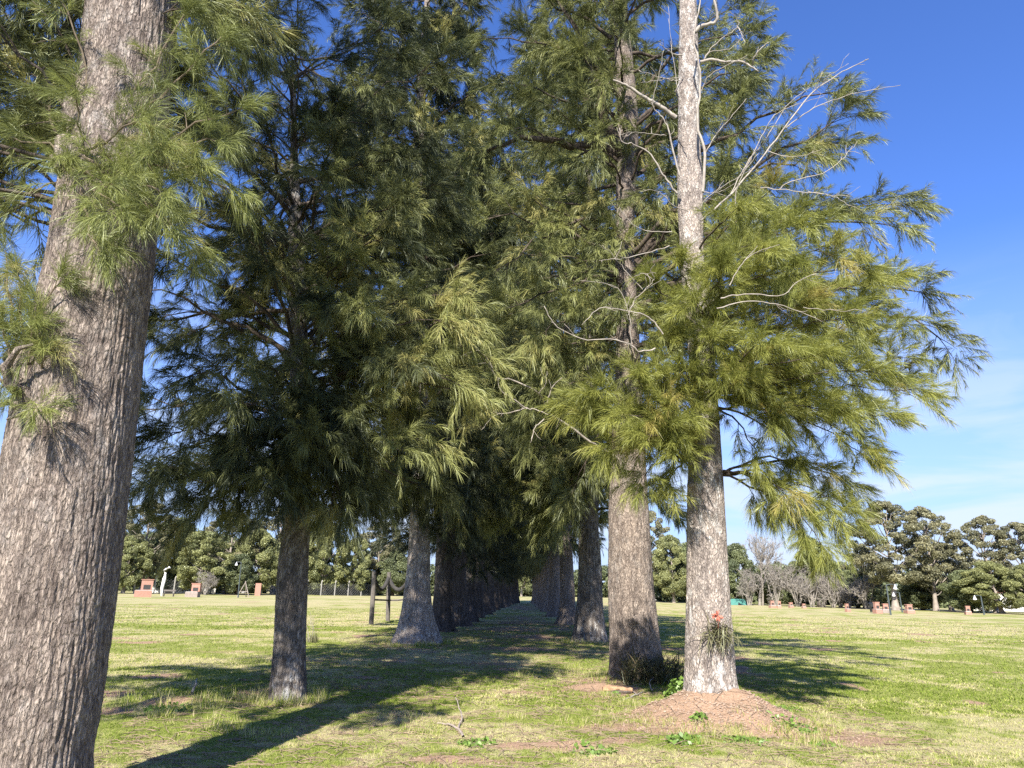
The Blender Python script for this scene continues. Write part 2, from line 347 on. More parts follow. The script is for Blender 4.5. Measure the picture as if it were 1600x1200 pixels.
# fallen needles and twigs
k = 9000; y = np.exp(U(math.log(5), math.log(40), k)); x = U(-1, 1, k)*np.minimum(.3*y+2, 5)+.3
az = U(0, 6.28, k); ln = U(.03, .12, k)*(1+y*.03); dxy = np.stack([np.cos(az), np.sin(az)], -1)*ln[:, None]
a0 = np.stack([x-dxy[:, 0], y-dxy[:, 1], gz(x-dxy[:, 0], y-dxy[:, 1])+.008], -1); a2 = np.stack([x+dxy[:, 0], y+dxy[:, 1], gz(x+dxy[:, 0], y+dxy[:, 1])+.012], -1); a1 = (a0+a2)/2+np.stack([U(-.01, .01, k), U(-.01, .01, k), U(.004, .02, k)], -1)
tag(MB().tubes(np.stack([a0, a1, a2], 1), np.full((k, 3), .0028)*(1+y[:, None]*.03), 3).build('needle_litter', plain('litter', (.30, .22, .15), (.14, .10, .07), 1, 9)), 'fallen brown needles and small twigs strewn under the trees', 'litter', kind='stuff')
# ------------------------------------------------------------------ casuarina trees
def catmull(pts, n):
    pts = np.asarray(pts, float); k = len(pts)
    e = np.concatenate([[2*pts[0]-pts[1]], pts, [2*pts[-1]-pts[-2]]])
    t = np.linspace(0, k-1-1e-6, n); i = t.astype(int); f = (t-i)[:, None]
    a, b, c, d = e[i], e[i+1], e[i+2], e[i+3]
    return .5*(2*b + (c-a)*f + (2*a-5*b+4*c-d)*f**2 + (3*b-a-3*c+d)*f**3)
def trunk_geo(mb, cr, segs, rings, amp, seed, flare=.35, flute=.05, knots=()):
    """cr: rows x,y,z,r up the trunk"""
    c = catmull(cr, rings); c[:, 3] = np.maximum(c[:, 3], .004)
    zz = c[:, 2]-c[0, 2]
    th = np.linspace(0, 2*np.pi, segs, endpoint=False)[None]
    r = c[:, 3:4]*(1+0*th)
    hx, hy = np.cos(th), np.sin(th)
    fl = np.exp(-zz/.55)[:, None]
    but = (1-np.abs(2*vnoise(hx*2.1+seed*5, hy*2.1+seed, zz[:, None]*.15)-1))**2
    r = r*(1 + flare*fl*(.15+1.5*but*vnoise(hx*.9+seed, hy*.9, 3.)))
    r = r*(1 + flute*(fbm(hx*1.5+seed, hy*1.5, zz[:, None]*.5, 3)-.5)*2*(1+1.2*fl))
    k = 11*c[0, 3]/.4
    q = fbm(hx*k+seed*3, hy*k, zz[:, None]*3.2, 4); rd = 1-np.abs(q*2-1)*2.4
    q2 = fbm(hx*k*2.7+seed, hy*k*2.7, zz[:, None]*9+4, 3)
    r = r + amp*(rd*.8 + (q2-.5)*1.1)*np.clip(c[:, 3:4]/c[0, 3], .25, 1)
    for kz, ka, kh, ks in knots:                 # burls and stubs
        da = (th-ka+np.pi) % (2*np.pi)-np.pi
        r = r + kh*np.exp(-((zz[:, None]-kz)/ks)**2-(da*c[:, 3:4]/ks)**2)*(.7+.6*fbm(hx*9+kz, hy*9, zz[:, None]*14, 3))
    V = np.stack([c[:, 0:1]+r*hx, c[:, 1:2]+r*hy, c[:, 2:3]+0*r], -1)
    i = np.arange(rings-1)[:, None]*segs; j = np.arange(segs)[None]; j2 = (j+1) % segs
    mb.add(V.reshape(-1, 3), np.stack([i+j, i+j2, i+segs+j2, i+segs+j], -1).reshape(-1, 4))
    return c
def px_trunk(rows, Y, lean=None):
    """rows: (py, left px, right px) measured on the photograph at distance Y"""
    o = []
    for k, (py, a, b) in enumerate(rows):
        yy = Y if lean is None else Y+lean*k
        p = P((a+b)/2, py, yy); o.append([*p, (b-a)/2*depth(p)/F])
    return np.array(o)

class Foliage:
    def __init__(s): s.O = []; s.D = []; s.Ln = []; s.T = []
    def add(s, O, D, Ln, T): s.O.append(O); s.D.append(D); s.Ln.append(Ln); s.T.append(T)
    def build(s, name, mat, parent, loc, per=45, nl=.24, w=.007, droop=.5, detail=True, spread=(18, 52)):
        O = np.concatenate(s.O); D = np.concatenate(s.D); Ln = np.concatenate(s.Ln); T = np.concatenate(s.T); M = len(O)
        D = unit(D); K = per
        t = U(.02, 1, (M, K))**.8
        zd = np.array([0, 0, -1.])
        sag = U(.0, .45, (M, 1))
        B = O[:, None]+D[:, None]*(Ln[:, None]*t)[..., None]+zd*(Ln[:, None]*sag*t*t)[..., None]
        tg = unit(D[:, None]+zd*(2*sag*t)[..., None])
        ref = np.where(np.abs(tg[..., 2:3]) > .9, np.array([1., 0, 0]), np.array([0, 0, 1.]))
        e1 = unit(np.cross(tg, ref)); e2 = np.cross(tg, e1)
        ph = U(0, 2*np.pi, (M, K)); al = np.radians(U(*spread, (M, K)))*(1.15-.5*t)
        d = np.cos(al)[..., None]*tg+np.sin(al)[..., None]*(np.cos(ph)[..., None]*e1+np.sin(ph)[..., None]*e2)
        ln = nl*U(.55, 1.15, (M, K))*(1.1-.35*t)*U(.6, 1.35, (M, 1))
        wv = unit(np.cross(d, rng.normal(size=(M, K, 3))))*(w*U(.7, 1.2, (M, K)))[..., None]*.5
        dro = droop*U(.6, 1.3, (M, K))*U(.5, 2.2, (M, 1))
        if detail:
            p1 = B+d*(ln*.5)[..., None]+zd*(ln*dro*.14)[..., None]
            d2 = unit(d+zd*(dro*.9)[..., None]); p2 = p1+d2*(ln*.5)[..., None]
            V = np.stack([B-wv, B+wv, p1-wv*.9, p1+wv*.9, p2], 2).reshape(-1, 3)
            b = np.arange(M*K)[:, None]*5
            fs = [b+np.array([0, 1, 3, 2]), b+np.array([2, 3, 4])]; nv = 5
        else:
            d2 = unit(d+zd*(dro*.45)[..., None]); p2 = B+d2*ln[..., None]
            V = np.stack([B-wv, B+wv, p2], 2).reshape(-1, 3)
            fs = [np.arange(M*K*3).reshape(-1, 3)]; nv = 3
        tint = np.clip(T[:, None]+U(-.15, .15, (M, K)), 0, 1)
        return print('needles', name, M*K) or mesh(name, V, fs, mat, parent, {'tint': np.repeat(tint.ravel(), nv)}, False, loc)

def limb(mb, fo, p0, p1, bow=.15, r0=.05, sub=.35, lsub=1.0, sp=.5, t0=.3, tint=.45, tw=None, spl=.42, upb=.25, dens=1., rt=None):
    """a limb from p0 to p1 carrying side shoots and needle plumes"""
    p0 = np.asarray(p0, float); p1 = np.asarray(p1, float); Ld = np.linalg.norm(p1-p0)
    mid = (p0+p1)/2+np.array([0, 0, bow*Ld])+rng.normal(size=3)*.05*Ld
    n = 9; t = np.linspace(0, 1, n)[:, None]
    c = (1-t)**2*p0+2*t*(1-t)*mid+t*t*p1
    c[1:-1] += rng.normal(size=(n-2, 3))*.018*Ld
    mb.tube(c, np.linspace(r0, rt or max(.006, r0*.18), n), 6)
    ns = max(2, int(Ld*(1-t0)/sub*dens))
    ts = np.concatenate([np.linspace(t0, .97, ns)+U(-.03, .03, ns), [.99, .995]]).clip(0, .999); ns = len(ts)
    q = ts*(n-1); i = q.astype(int); f = (q-i)[:, None]
    b = c[i]*(1-f)+c[i+1]*f; tg = unit(c[i+1]-c[i])
    rd = rng.normal(size=(ns, 3)); rd[:, 2] = rd[:, 2]*.6+upb
    rd = unit(rd-tg*np.sum(rd*tg, -1, keepdims=True))
    al = np.radians(U(25, 65, ns)); al[-2:] *= .3
    d = np.cos(al)[:, None]*tg+np.sin(al)[:, None]*rd
    ls = lsub*U(.55, 1.15, ns)*(1.1-.5*ts)*min(1, .35+Ld*.25)
    k = 5; tt = np.linspace(0, 1, k)[None, :, None]
    C = b[:, None]+d[:, None]*ls[:, None, None]*tt+np.array([0, 0, -1.])*(ls[:, None, None]*.22*tt**2)
    mb.tubes(C, np.linspace(.010, .004, k)[None]*np.ones((ns, 1))*(1 if tw is None else tw), 3)
    # plumes along the shoots
    m = max(3, int(round(lsub/ (sp*.24))))
    tq = U(.15, 1, (ns, m)); tq[:, 0] = 1
    O = b[:, None]+d[:, None]*(ls[:, None]*tq)[..., None]+np.array([0, 0, -1.])*(ls[:, None]*.22*tq**2)[..., None]
    dd = d[:, None]*1.0+rng.normal(size=(ns, m, 3))*.62+np.array([0, 0, .22]); dd[:, 0] = d+rng.normal(size=(ns, 3))*.12
    T = tint+U(-.22, .22, (ns, 1))+U(-.1, .1, (ns, m))
    T = np.where(U(0, 1, (ns, 1)) < .05, 1., T)
    fo.add(O.reshape(-1, 3), dd.reshape(-1, 3), (spl*U(.7, 1.2, (ns, m))).ravel(), T.ravel())
    return c
def crown(mb, fo, cr, zt, prof, n, epi=0, **kw):
    """cr: trunk rows; limbs at heights zt0..zt1; prof rows z, left, right, front, back radius"""
    prof = np.array(prof, float)
    for z in U(zt[0]-.6, zt[1], epi):
        s = np.array([np.interp(z, cr[:, 2], cr[:, a]) for a in (0, 1, 2, 3)]); az = U(0, 6.28); q = U(.7, 1.5)+s[3]
        k2 = dict(kw); k2['lsub'] = min(.8, kw['lsub']*.6); k2['sub'] = kw['sub']*.5
        limb(mb, fo, s[:3], s[:3]+np.array([math.cos(az)*q, math.sin(az)*q, U(-.3, .5)]), bow=.12, r0=.016, **k2)
    zs = np.linspace(zt[0], zt[1], n)+U(-.3, .3, n)
    az0 = U(0, 6.28)
    for k, z in enumerate(zs):
        az = az0+k*2.399+U(-.3, .3)
        zc = np.clip(z, cr[0, 2], cr[-1, 2]); s = np.array([np.interp(zc, cr[:, 2], cr[:, a]) for a in (0, 1, 2, 3)])
        up = U(-.1, .9)*min(1, .15+.3*k/8.)
        pr = [np.interp(z, prof[:, 0], prof[:, a]) for a in (1, 2, 3, 4)]
        cx, sy = math.cos(az), math.sin(az)
        rad = math.hypot(cx*(pr[1] if cx > 0 else pr[0]), sy*(pr[3] if sy > 0 else pr[2]))*U(.7, 1.08)
        z1 = z+rad*up*.6-U(0, .5)
        p1 = np.array([s[0]+cx*rad, s[1]+sy*rad, z1])
        limb(mb, fo, [s[0], s[1], z-rad*.12], p1, bow=U(.05, .2), r0=max(.02, min(s[3]*.4, .010*rad+.02)), **kw)

GL, GR = 'casuarina trees of the left avenue row', 'casuarina trees of the right avenue row'
def ground_at(x, y): return float(gz(np.array(x), np.array(y)))

# --- left row, nearest: the big leaning trunk
t1 = px_trunk([(1330, -75, 168), (1290, -72, 158), (1200, -66, 138), (1100, -48, 152), (1000, -28, 167), (900, -14, 180), (800, 3, 192), (700, 18, 204), (600, 38, 214),
               (500, 60, 225), (400, 82, 237), (300, 98, 247), (200, 120, 258), (100, 132, 266), (0, 143, 276)], 5.5)
t1[:, 3] *= .93; d = t1[-1]-t1[-2]; 
for q in range(15):
    nx_ = t1[-1].copy(); nx_[:2] += d[:2]*.9; nx_[2] += 1.2; nx_[3] = max(.05, nx_[3]*.9); t1 = np.vstack([t1, nx_])
base = (t1[1, 0], t1[1, 1], 0)
root = empty('casuarina_tree', base, 'huge rough grey trunk at the left edge, the nearest tree of all', 'tree', GL)
ang = math.atan2(-1, -.15)
mb = MB(); trunk_geo(mb, t1, 420, 900, .016, 1.3, flare=.05, flute=.035, knots=[(3.45, math.pi*1.08, .14, .14), (3.3, math.pi*1.2, .10, .1), (5.75, math.pi*1.06, .10, .2)])
mb.build('trunk', M_bark1, root, base, True)
m = MB(); m.tube([P(150, 300, 5.3), P(122, 262, 5.2), P(104, 232, 5.15), P(97, 214, 5.12)], [.13, .125, .10, .055], 14).blob(P(108, 238, 5.1), (.10, .08, .14), 4, .5, 16).blob(P(95, 250, 5.15), (.07, .07, .10), 8, .6, 12)
m.build('branch_stub', M_bark1, root, base, True)
m = MB(); m.blob(P(42, 622, 5.15), (.11, .10, .13), 2, .5, 16).tube([P(40, 620, 5.15), P(15, 600, 5.0), P(8, 575, 4.95), P(28, 545, 4.9), P(52, 538, 4.9)], [.06, .04, .03, .02, .008], 9).tube([P(40, 640, 5.1), P(25, 650, 5.0), P(10, 655, 4.95)], [.03, .015, .005], 7)
m.build('branch_stub', M_bark1, root, base, True)
mb = MB(); fo = Foliage()
hub = P(135, 262, 5.25)
for (px, py, Y_) in [(372, 172, 4.9), (345, 60, 5.2), (355, 292, 4.9), (300, 395, 4.95), (330, 215, 4.7), (190, 330, 4.6), (255, 300, 4.6), (105, 10, 5.0), (20, 215, 5.3), (50, 300, 5.3),
                     (150, 385, 4.7), (255, 345, 4.7), (290, 20, 5.2), (210, 190, 4.6), (90, 250, 4.9), (240, 240, 4.6), (300, 260, 4.8), (120, 160, 4.8), (170, 290, 4.6)]:
    limb(mb, fo, hub+rng.normal(size=3)*.07, P(px, py, Y_)*.97+hub*.03, bow=.06, r0=.012, sub=.16, lsub=.32, sp=.3, t0=.25, tint=.5, spl=.22, tw=.5)
hub2 = P(32, 622, 5.2)
for (px, py, Y_) in [(85, 450, 5.0), (30, 440, 5.1), (-20, 470, 5.3), (5, 520, 5.1), (50, 520, 5.0), (-30, 560, 5.2), (70, 560, 5.0), (-15, 640, 5.1), (60, 640, 5.0), (10, 400, 5.4)]:
    limb(mb, fo, hub2, P(px, py, Y_), bow=.06, r0=.014, sub=.10, lsub=.26, sp=.25, t0=.25, tint=.6, spl=.2, tw=.5)
fo.build('shoots', M_nnear, root, base, per=56, nl=.18, w=.003, droop=.55)
mb.build('shoot_twigs', M_twig, root, base)
mb = MB(); fo = Foliage()
crown(mb, fo, t1, (6.9, 24), [(6, 4.2, .5, 1.0, 1.2), (9, 5.0, .35, 1.2, 1.4), (10.5, 5.0, .7, 1.5, 1.6), (12.5, 4.2, 2.6, 1.5, 2), (19, 4.0, 3.6, 3, 3), (25, 1.5, 1.5, 1, 1.5)], 95, epi=10, sub=.34, lsub=.9, tint=.35)
for (px, py, Y_) in [(60, 30, 7.2), (-60, 40, 6), (330, 10, 7.4), (400, 60, 7.0), (-70, 400, 7.5), (-40, 300, 7.4)]:
    limb(mb, fo, t1[15, :3], P(px, py, Y_), bow=.12, r0=.03, sub=.16, lsub=.6, sp=.4, t0=.35, tint=.3, spl=.32)
for (x_, y_, z_) in [(-6.6, 5.2, 4.4), (-7.4, 6.0, 4.9), (-6.0, 4.2, 4.6), (-8.0, 6.8, 5.4), (-7.0, 7.6, 5.6), (-6.4, 6.2, 5.4), (-8.4, 8.0, 5.8), (-7.6, 4.8, 5.2), (-6.6, 5.6, 6.2), (-8.2, 7.2, 6.6), (-7.2, 6.6, 6.8), (-8.6, 6.0, 6.2), (-5.0, 6.6, 6.2), (-4.9, 5.6, 7.2), (-4.6, 7.0, 7.6), (-5.4, 7.2, 7.0), (-4.4, 6.4, 8.2), (-5.6, 6.2, 7.8), (-5.0, 5.0, 6.6)]:
    limb(mb, fo, [-3.35, 5.6, 4.6], [x_, y_, z_], bow=.1, r0=.02, sub=.2, lsub=.9, sp=.4, t0=.4, tint=.35, spl=.4)
fo.build('crown', M_ndark, root, base, per=46, nl=.22, w=.006, droop=.6)
mb.build('limbs', M_limb, root, base, True)

def make_near(label, group, rows, Y0, top, mat, trunk_kw, prof, zt, n, customs, fmat, per, nl, w, tint, sub=.36, lsub=1.1, epi=40, sp=.5, spl=.45, tdx=0.):
    tr = px_trunk(rows, Y0); tr[:, 3] *= .94
    while tr[-1, 2] < top:
        q = tr[-1].copy(); q[0] += tdx; q[2] += 1.5; q[3] = max(.03, q[3]*(.86 if group else .9)); tr = np.vstack([tr, q])
    g0 = ground_at(tr[0, 0], tr[0, 1]); first = tr[0].copy(); first[2] = min(first[2], g0)-.25; tr = np.vstack([first, tr])
    base = (tr[0, 0], tr[0, 1], g0)
    root = empty('casuarina_tree', base, label, 'tree', group)
    mb = MB(); trunk_geo(mb, tr, **trunk_kw)
    mb.build('trunk', mat, root, base, True)
    mb = MB(); fo = Foliage()
    crown(mb, fo, tr, zt, prof, n, sub=sub, lsub=lsub, tint=tint, sp=sp, spl=spl, epi=epi)
    for c in customs:
        a, b = c[0], c[1]; kw = dict(sub=sub*.7, lsub=lsub*.8, tint=tint, sp=sp, spl=spl, r0=.03); kw.update(c[2] if len(c) > 2 else {})
        limb(mb, fo, P(*a), P(*b), **kw)
    if len(fo.O): fo.build('crown', fmat, root, base, per=per, nl=nl, w=w, droop=.75)
    if mb.V: mb.build('limbs', M_limb, root, base, True)
    return root, base, tr

# --- left row, second
b = lambda a, c, **k: (a, c, k)
make_near('slim dark trunk with round knot scar, second in the left row', GL,
          [(1095, 419, 478), (1050, 424, 478), (1000, 428, 478), (900, 433, 481), (800, 445, 485), (700, 452, 486), (600, 454, 484), (500, 452, 480), (400, 450, 476), (250, 453, 466), (120, 456, 462)], 11.2, 10.5, M_bark,
          dict(segs=180, rings=420, amp=.013, seed=4.1, flare=.12, flute=.10, knots=[(3.15, math.pi*1.42, .03, .09), (2.9, math.pi*1.4, .05, .14)]),
          [(3.6, 2.4, 1.6, 2.0, 2.4), (5, 2.9, 2.2, 2.2, 2.6), (7, 3.2, 2.0, 2.2, 2.6), (9, 3.2, 2.5, 2.2, 3), (11, 2.2, 2.2, 1.6, 2.2), (12.5, 1, 1, 1, 1)], (3.3, 11.6), 84,
          [b((470, 560, 11.2), (700, 460, 9.8), lsub=.8, bow=.1, tint=.8), b((470, 560, 11.2), (680, 500, 9.6), lsub=.8, bow=.1, tint=.8), b((470, 580, 11.2), (690, 590, 9.8), lsub=.7, bow=.15, tint=.8), b((470, 520, 11.2), (570, 370, 9.7), lsub=.7, tint=.75), b((470, 520, 11.2), (540, 400, 9.6), lsub=.7, tint=.7), b((478, 700, 11.2), (620, 700, 10.0), bow=.14, lsub=.5, tint=.75, t0=.5), b((470, 600, 11.2), (735, 545, 10.2), lsub=.8, tint=.7), b((470, 600, 11.2), (715, 610, 10.1), lsub=.7, bow=.15, tint=.8),
           b((470, 640, 11.2), (640, 560, 10.0), lsub=.8, tint=.7), b((475, 560, 11.2), (610, 340, 10.3), lsub=.7, tint=.7), b((480, 700, 11.2), (662, 690, 10.3), bow=.12, lsub=.5, tint=.75, t0=.5), b((470, 560, 11.2), (560, 480, 9.6), lsub=.7, tint=.6),
           b((460, 640, 11.2), (225, 735, 10.6), lsub=1.0, bow=.12), b((460, 620, 11.2), (245, 640, 10.8), lsub=1.0, bow=.12), b((460, 660, 11.2), (300, 800, 10.8), lsub=.9, bow=.2), b((460, 660, 11.2), (340, 770, 10.4), lsub=.9, bow=.15),
           b((460, 560, 11.2), (225, 500, 11.5), lsub=.9, bow=.1, r0=.05), *[b((466, U(600, 690), 11.2), (U(370, 560), U(640, 770), U(9.7, 10.9)), lsub=.8, bow=.1, tint=.2, t0=.2) for _ in range(18)], b((465, 680, 11.2), (400, 760, 10.3), lsub=.8), b((475, 690, 11.2), (560, 760, 11.0), lsub=.8), b((470, 700, 11.2), (520, 790, 12.0), lsub=.8)],
          M_ndark, 66, .25, .006, .24, sub=.36, lsub=1.05)  # low tint paints crown shade into the needles, high tint the sunlit plumes
# --- left row, third
make_near('broad pale trunk with flared roots beside the wooden frame, third in the left row', GL,
          [(1003, 616, 684), (985, 620, 681), (960, 625, 677), (900, 634, 673), (850, 638, 672), (800, 641, 671), (700, 644, 671), (600, 646, 670), (400, 648, 668), (200, 646, 664)], 23.0, 25, M_barkp,
          dict(segs=160, rings=420, amp=.02, seed=7.7, flare=.32, flute=.20),
          [(4.5, 3, 2.6, 3, 3), (8, 4.6, 3.4, 3.6, 3), (13, 4.6, 3.0, 3.6, 3), (16, 2.6, 2.0, 2.4, 2.4), (25, 2, 1.2, 2, 2)], (4.6, 25), 120,
          [b((650, 740, 23), (530, 800, 22), lsub=1.2), b((655, 720, 23), (745, 760, 22), lsub=1.2), b((657, 160, 23), (725, 60, 22), lsub=1.2, r0=.08), b((657, 230, 23), (745, 140, 22), lsub=1.2, r0=.08), b((657, 90, 23), (735, 0, 22), lsub=1.1, r0=.08), b((657, 300, 23), (740, 280, 21.5), lsub=1.2, r0=.08), *[b((657, U(150, 560), 23), (657+U(-70, 70), U(120, 560), U(20.8, 21.8)), lsub=1.1, tint=.3) for _ in range(12)], *[b((655, U(680, 750), 23), (U(560, 740), U(700, 790), U(20.5, 23)), lsub=1.2, tint=.12) for _ in range(14)],
           b((650, 450, 23), (740, 230, 22), lsub=1.3, r0=.12), b((650, 400, 23), (560, 130, 22), lsub=1.3, r0=.12), b((650, 300, 23), (420, 60, 22.5), lsub=1.2, r0=.1)],
          M_ndark, 54, .34, .013, .16, sub=.5, lsub=1.5, sp=.7, spl=.65)  # crown shade painted in through the low needle tint
# --- right row, big trunk
make_near('thick grey trunk with a small knot and a twiggy shrub at its foot', GR,
          [(1066, 950, 1040), (1040, 951, 1036), (1000, 951, 1031), (950, 949, 1026), (900, 948, 1021), (800, 950, 1015), (700, 955, 1009), (600, 960, 1003), (500, 962, 998), (400, 961, 992), (300, 962, 994), (200, 965, 998), (100, 961, 990), (30, 958, 982)], 14.35, 20, M_bark1,
          dict(segs=240, rings=520, amp=.016, seed=2.2, flare=.16, flute=.06, knots=[(1.35, math.pi*1.47, .05, .07), (4.2, math.pi*1.4, .03, .1)]),
          [(5, 1.6, 2.6, 1.6, 3), (8, 2.2, 5.2, 1.8, 3.5), (11, 2.6, 5.2, 1.8, 3.5), (14, 2.0, 2.6, 2, 3.5), (17, 1.8, 3.0, 2, 3), (20, 1, 1, 1, 1)], (6.0, 19), 72,
          [b((985, 500, 14.35), (1470, 530, 13.2), r0=.07, lsub=.9, bow=.18, t0=.5), b((985, 480, 14.35), (1430, 455, 13.5), r0=.07, lsub=.9, bow=.12, t0=.5), b((985, 450, 14.35), (1385, 320, 13.8), r0=.07, lsub=1.0, bow=.1, t0=.45),
           b((985, 420, 14.35), (1300, 225, 14.0), r0=.07, lsub=1.0, bow=.06, t0=.4), b((985, 420, 14.35), (1380, 350, 13.4), r0=.06, lsub=.9, bow=.1, t0=.45), b((985, 420, 14.35), (1270, 230, 14.2), r0=.06, lsub=1.0, bow=.05, t0=.4),
           b((985, 520, 14.35), (1410, 610, 13.0), r0=.05, lsub=.7, bow=.2, t0=.6), b((985, 420, 14.35), (1290, 330, 14.0), r0=.06, lsub=1.0, bow=.1, t0=.4),
           b((975, 200, 14.35), (1165, 85, 14.3), r0=.06, lsub=1.0, bow=.03, t0=.35), b((975, 180, 14.35), (1140, 15, 14.3), r0=.06, lsub=1.0, bow=.03, t0=.35), b((975, 260, 14.35), (1160, 140, 14.3), r0=.05, lsub=.9, bow=.05, t0=.4),
           b((975, 250, 14.35), (870, 0, 13.6), r0=.16, lsub=1.0, bow=.0, t0=.3), b((968, 245, 14.35), (760, 235, 13.2), r0=.12, lsub=1.0, bow=.12, t0=.35, rt=.03), b((960, 330, 14.35), (780, 420, 13.0), r0=.05, lsub=.9, bow=.12, tint=.6),
           b((960, 430, 14.35), (800, 480, 13.0), r0=.05, lsub=.9, bow=.12, tint=.65), b((960, 500, 14.35), (850, 520, 12.8), lsub=.8, tint=.65), b((960, 400, 14.35), (770, 340, 13.2), r0=.05, lsub=.9, tint=.6), b((960, 600, 14.35), (860, 610, 13.2), lsub=.8, tint=.5), b((960, 420, 14.35), (870, 400, 12.8), lsub=.8, tint=.6),
           b((970, 640, 14.35), (900, 760, 15.0), lsub=.8, tint=.4), b((960, 120, 14.35), (830, 60, 13.4), r0=.05, lsub=.9, bow=.08, t0=.4), b((960, 180, 14.35), (800, 130, 13.4), r0=.05, lsub=.9, bow=.08, t0=.4), b((955, 60, 14.35), (800, -20, 13.6), r0=.05, lsub=.9, t0=.4), b((960, 260, 14.35), (820, 200, 13.2), r0=.04, lsub=.8, t0=.4), b((960, 120, 14.35), (770, 60, 14.0), r0=.05, lsub=.9, t0=.55)],
          M_ndark, 60, .27, .0078, .5, sub=.42, lsub=1.15, sp=.55, spl=.5)
# --- right row, third and fourth
make_near('dark fluted trunk with splayed foot, third on the right along the path', GR,
          [(1001, 893, 946), (980, 896, 944), (950, 898, 942), (900, 901, 940), (850, 903, 938), (800, 905, 936), (700, 908, 933), (600, 910, 930), (400, 910, 928)], 25.4, 24, M_bark,
          dict(segs=150, rings=360, amp=.02, seed=9.2, flare=.32, flute=.22),
          [(4.5, 3.0, 2.5, 3, 3), (8, 3.4, 4, 3.5, 3), (14, 4.0, 5, 3.6, 3), (19, 4.4, 4, 3, 3), (24, 2, 2, 2, 2)], (4.6, 24), 120,
          [b((915, 700, 25.4), (830, 640, 23.5), lsub=1.3, tint=.7), b((915, 760, 25.4), (860, 790, 24), lsub=1.2, tint=.55), b((915, 760, 25.4), (980, 820, 25), lsub=1.2), *[b((918, U(700, 780), 25.4), (U(850, 950), U(720, 830), U(22.5, 24.5)), lsub=1.1, tint=.5) for _ in range(8)]],
          M_ndark, 52, .34, .013, .5, sub=.5, lsub=1.5, sp=.7, spl=.65)

# --- right row, nearest: dying top, fresh green regrowth
root, base, r1 = make_near('nearest trunk on the right, on a dirt mound, bare dead top and bright green regrowth', GR,
          [(1092, 1067, 1158), (1060, 1069, 1151), (1000, 1071, 1146), (900, 1073, 1139), (800, 1073, 1133), (700, 1076, 1127), (600, 1079, 1120), (500, 1070, 1110), (400, 1063, 1100), (300, 1058, 1099), (200, 1059, 1093), (100, 1060, 1092), (0, 1062, 1088), (-60, 1062, 1084)], 10.52, 12, M_barkp,
          dict(segs=260, rings=620, amp=.014, seed=5.5, flare=.04, flute=.04, knots=[(3.15, math.pi*1.2, .10, .10), (2.75, math.pi*1.5, .05, .09), (3.35, math.pi*1.45, .04, .08), (10.1, math.pi, .05, .12)]),
          [(3, 1, 1, 1, 1), (9, 1, 1, 1, 1)], (3.5, 3.6), 0,
          [], M_nbright, 50, .25, .0065, .6, epi=0)
mb = MB(); fo = Foliage()
cust = []
for (px, py, Y_) in [(1210, 300, 10.0), (1150, 330, 9.4), (1280, 350, 9.8), (1340, 420, 9.6), (1400, 440, 10.2), (1390, 520, 9.9), (1320, 500, 9.0), (1240, 420, 8.9), (1180, 400, 8.8), (1130, 430, 9.0), (1420, 560, 10.0),
                     (1440, 610, 10.3), (1350, 580, 9.2), (1270, 560, 8.8), (1200, 540, 8.7), (1150, 600, 9.2), (1300, 640, 9.4), (1390, 650, 10.0), (1350, 700, 10.0), (1060, 420, 9.4), (1020, 450, 9.5), (1090, 480, 9.0),
                     (1250, 480, 9.2), (1110, 540, 9.2), (1040, 540, 9.6), (1200, 640, 9.6), (1290, 390, 9.2), (1230, 360, 9.2), (1370, 480, 9.8), (1170, 480, 11.2), (1300, 450, 11.4), (1240, 600, 11.4), (1350, 540, 11.4), (1150, 380, 11.3)]:
    z0 = min(620, max(400, py+70)); lit = .38+.25*rng.random()
    limb(mb, fo, P(1090+U(-6, 6), z0, 10.5), P(1090+(px-1090)*.93, py, Y_), bow=U(.0, .12), r0=.022, sub=.15, lsub=.62, sp=.42, t0=.3, tint=lit, spl=.34, tw=.7, upb=.75)
for (px, py, Y_) in [(1290, 730, 10.2), (1340, 690, 10.4), (1310, 790, 10.0), (1250, 780, 10.0), (1215, 760, 9.8), (1275, 835, 9.8), (1180, 700, 9.9), (1260, 850, 10.1), (1320, 750, 10.3), (1240, 700, 10.2), (1300, 820, 10.2)]:
    limb(mb, fo, P(1125, 742, 10.5) if py > 725 else P(1110, 640, 10.5), P(px, py, Y_), bow=.28, r0=.022, sub=.2, lsub=.5, sp=.42, t0=.35, tint=.5, spl=.32, tw=.7, upb=-.15)
for (px, py, Y_) in [(905, 640, 9.7), (940, 620, 9.4), (1000, 600, 9.2), (960, 690, 9.5), (1010, 740, 9.6), (1050, 640, 9.2), (930, 665, 9.6), (1060, 700, 9.4), (985, 650, 9.1), (1020, 680, 9.1), (1040, 600, 9.3), (1075, 590, 9.3), (1045, 750, 9.9)]:
    limb(mb, fo, P(1078, 720, 10.4), P(px, py, Y_), bow=.12, r0=.02, sub=.14, lsub=.5, sp=.4, t0=.25, tint=.5, spl=.33, tw=.7, upb=.5)
fo.build('crown', M_nbright, root, base, per=72, nl=.235, w=.0046, droop=.42)
mb.build('branches', M_limb, root, base, True)
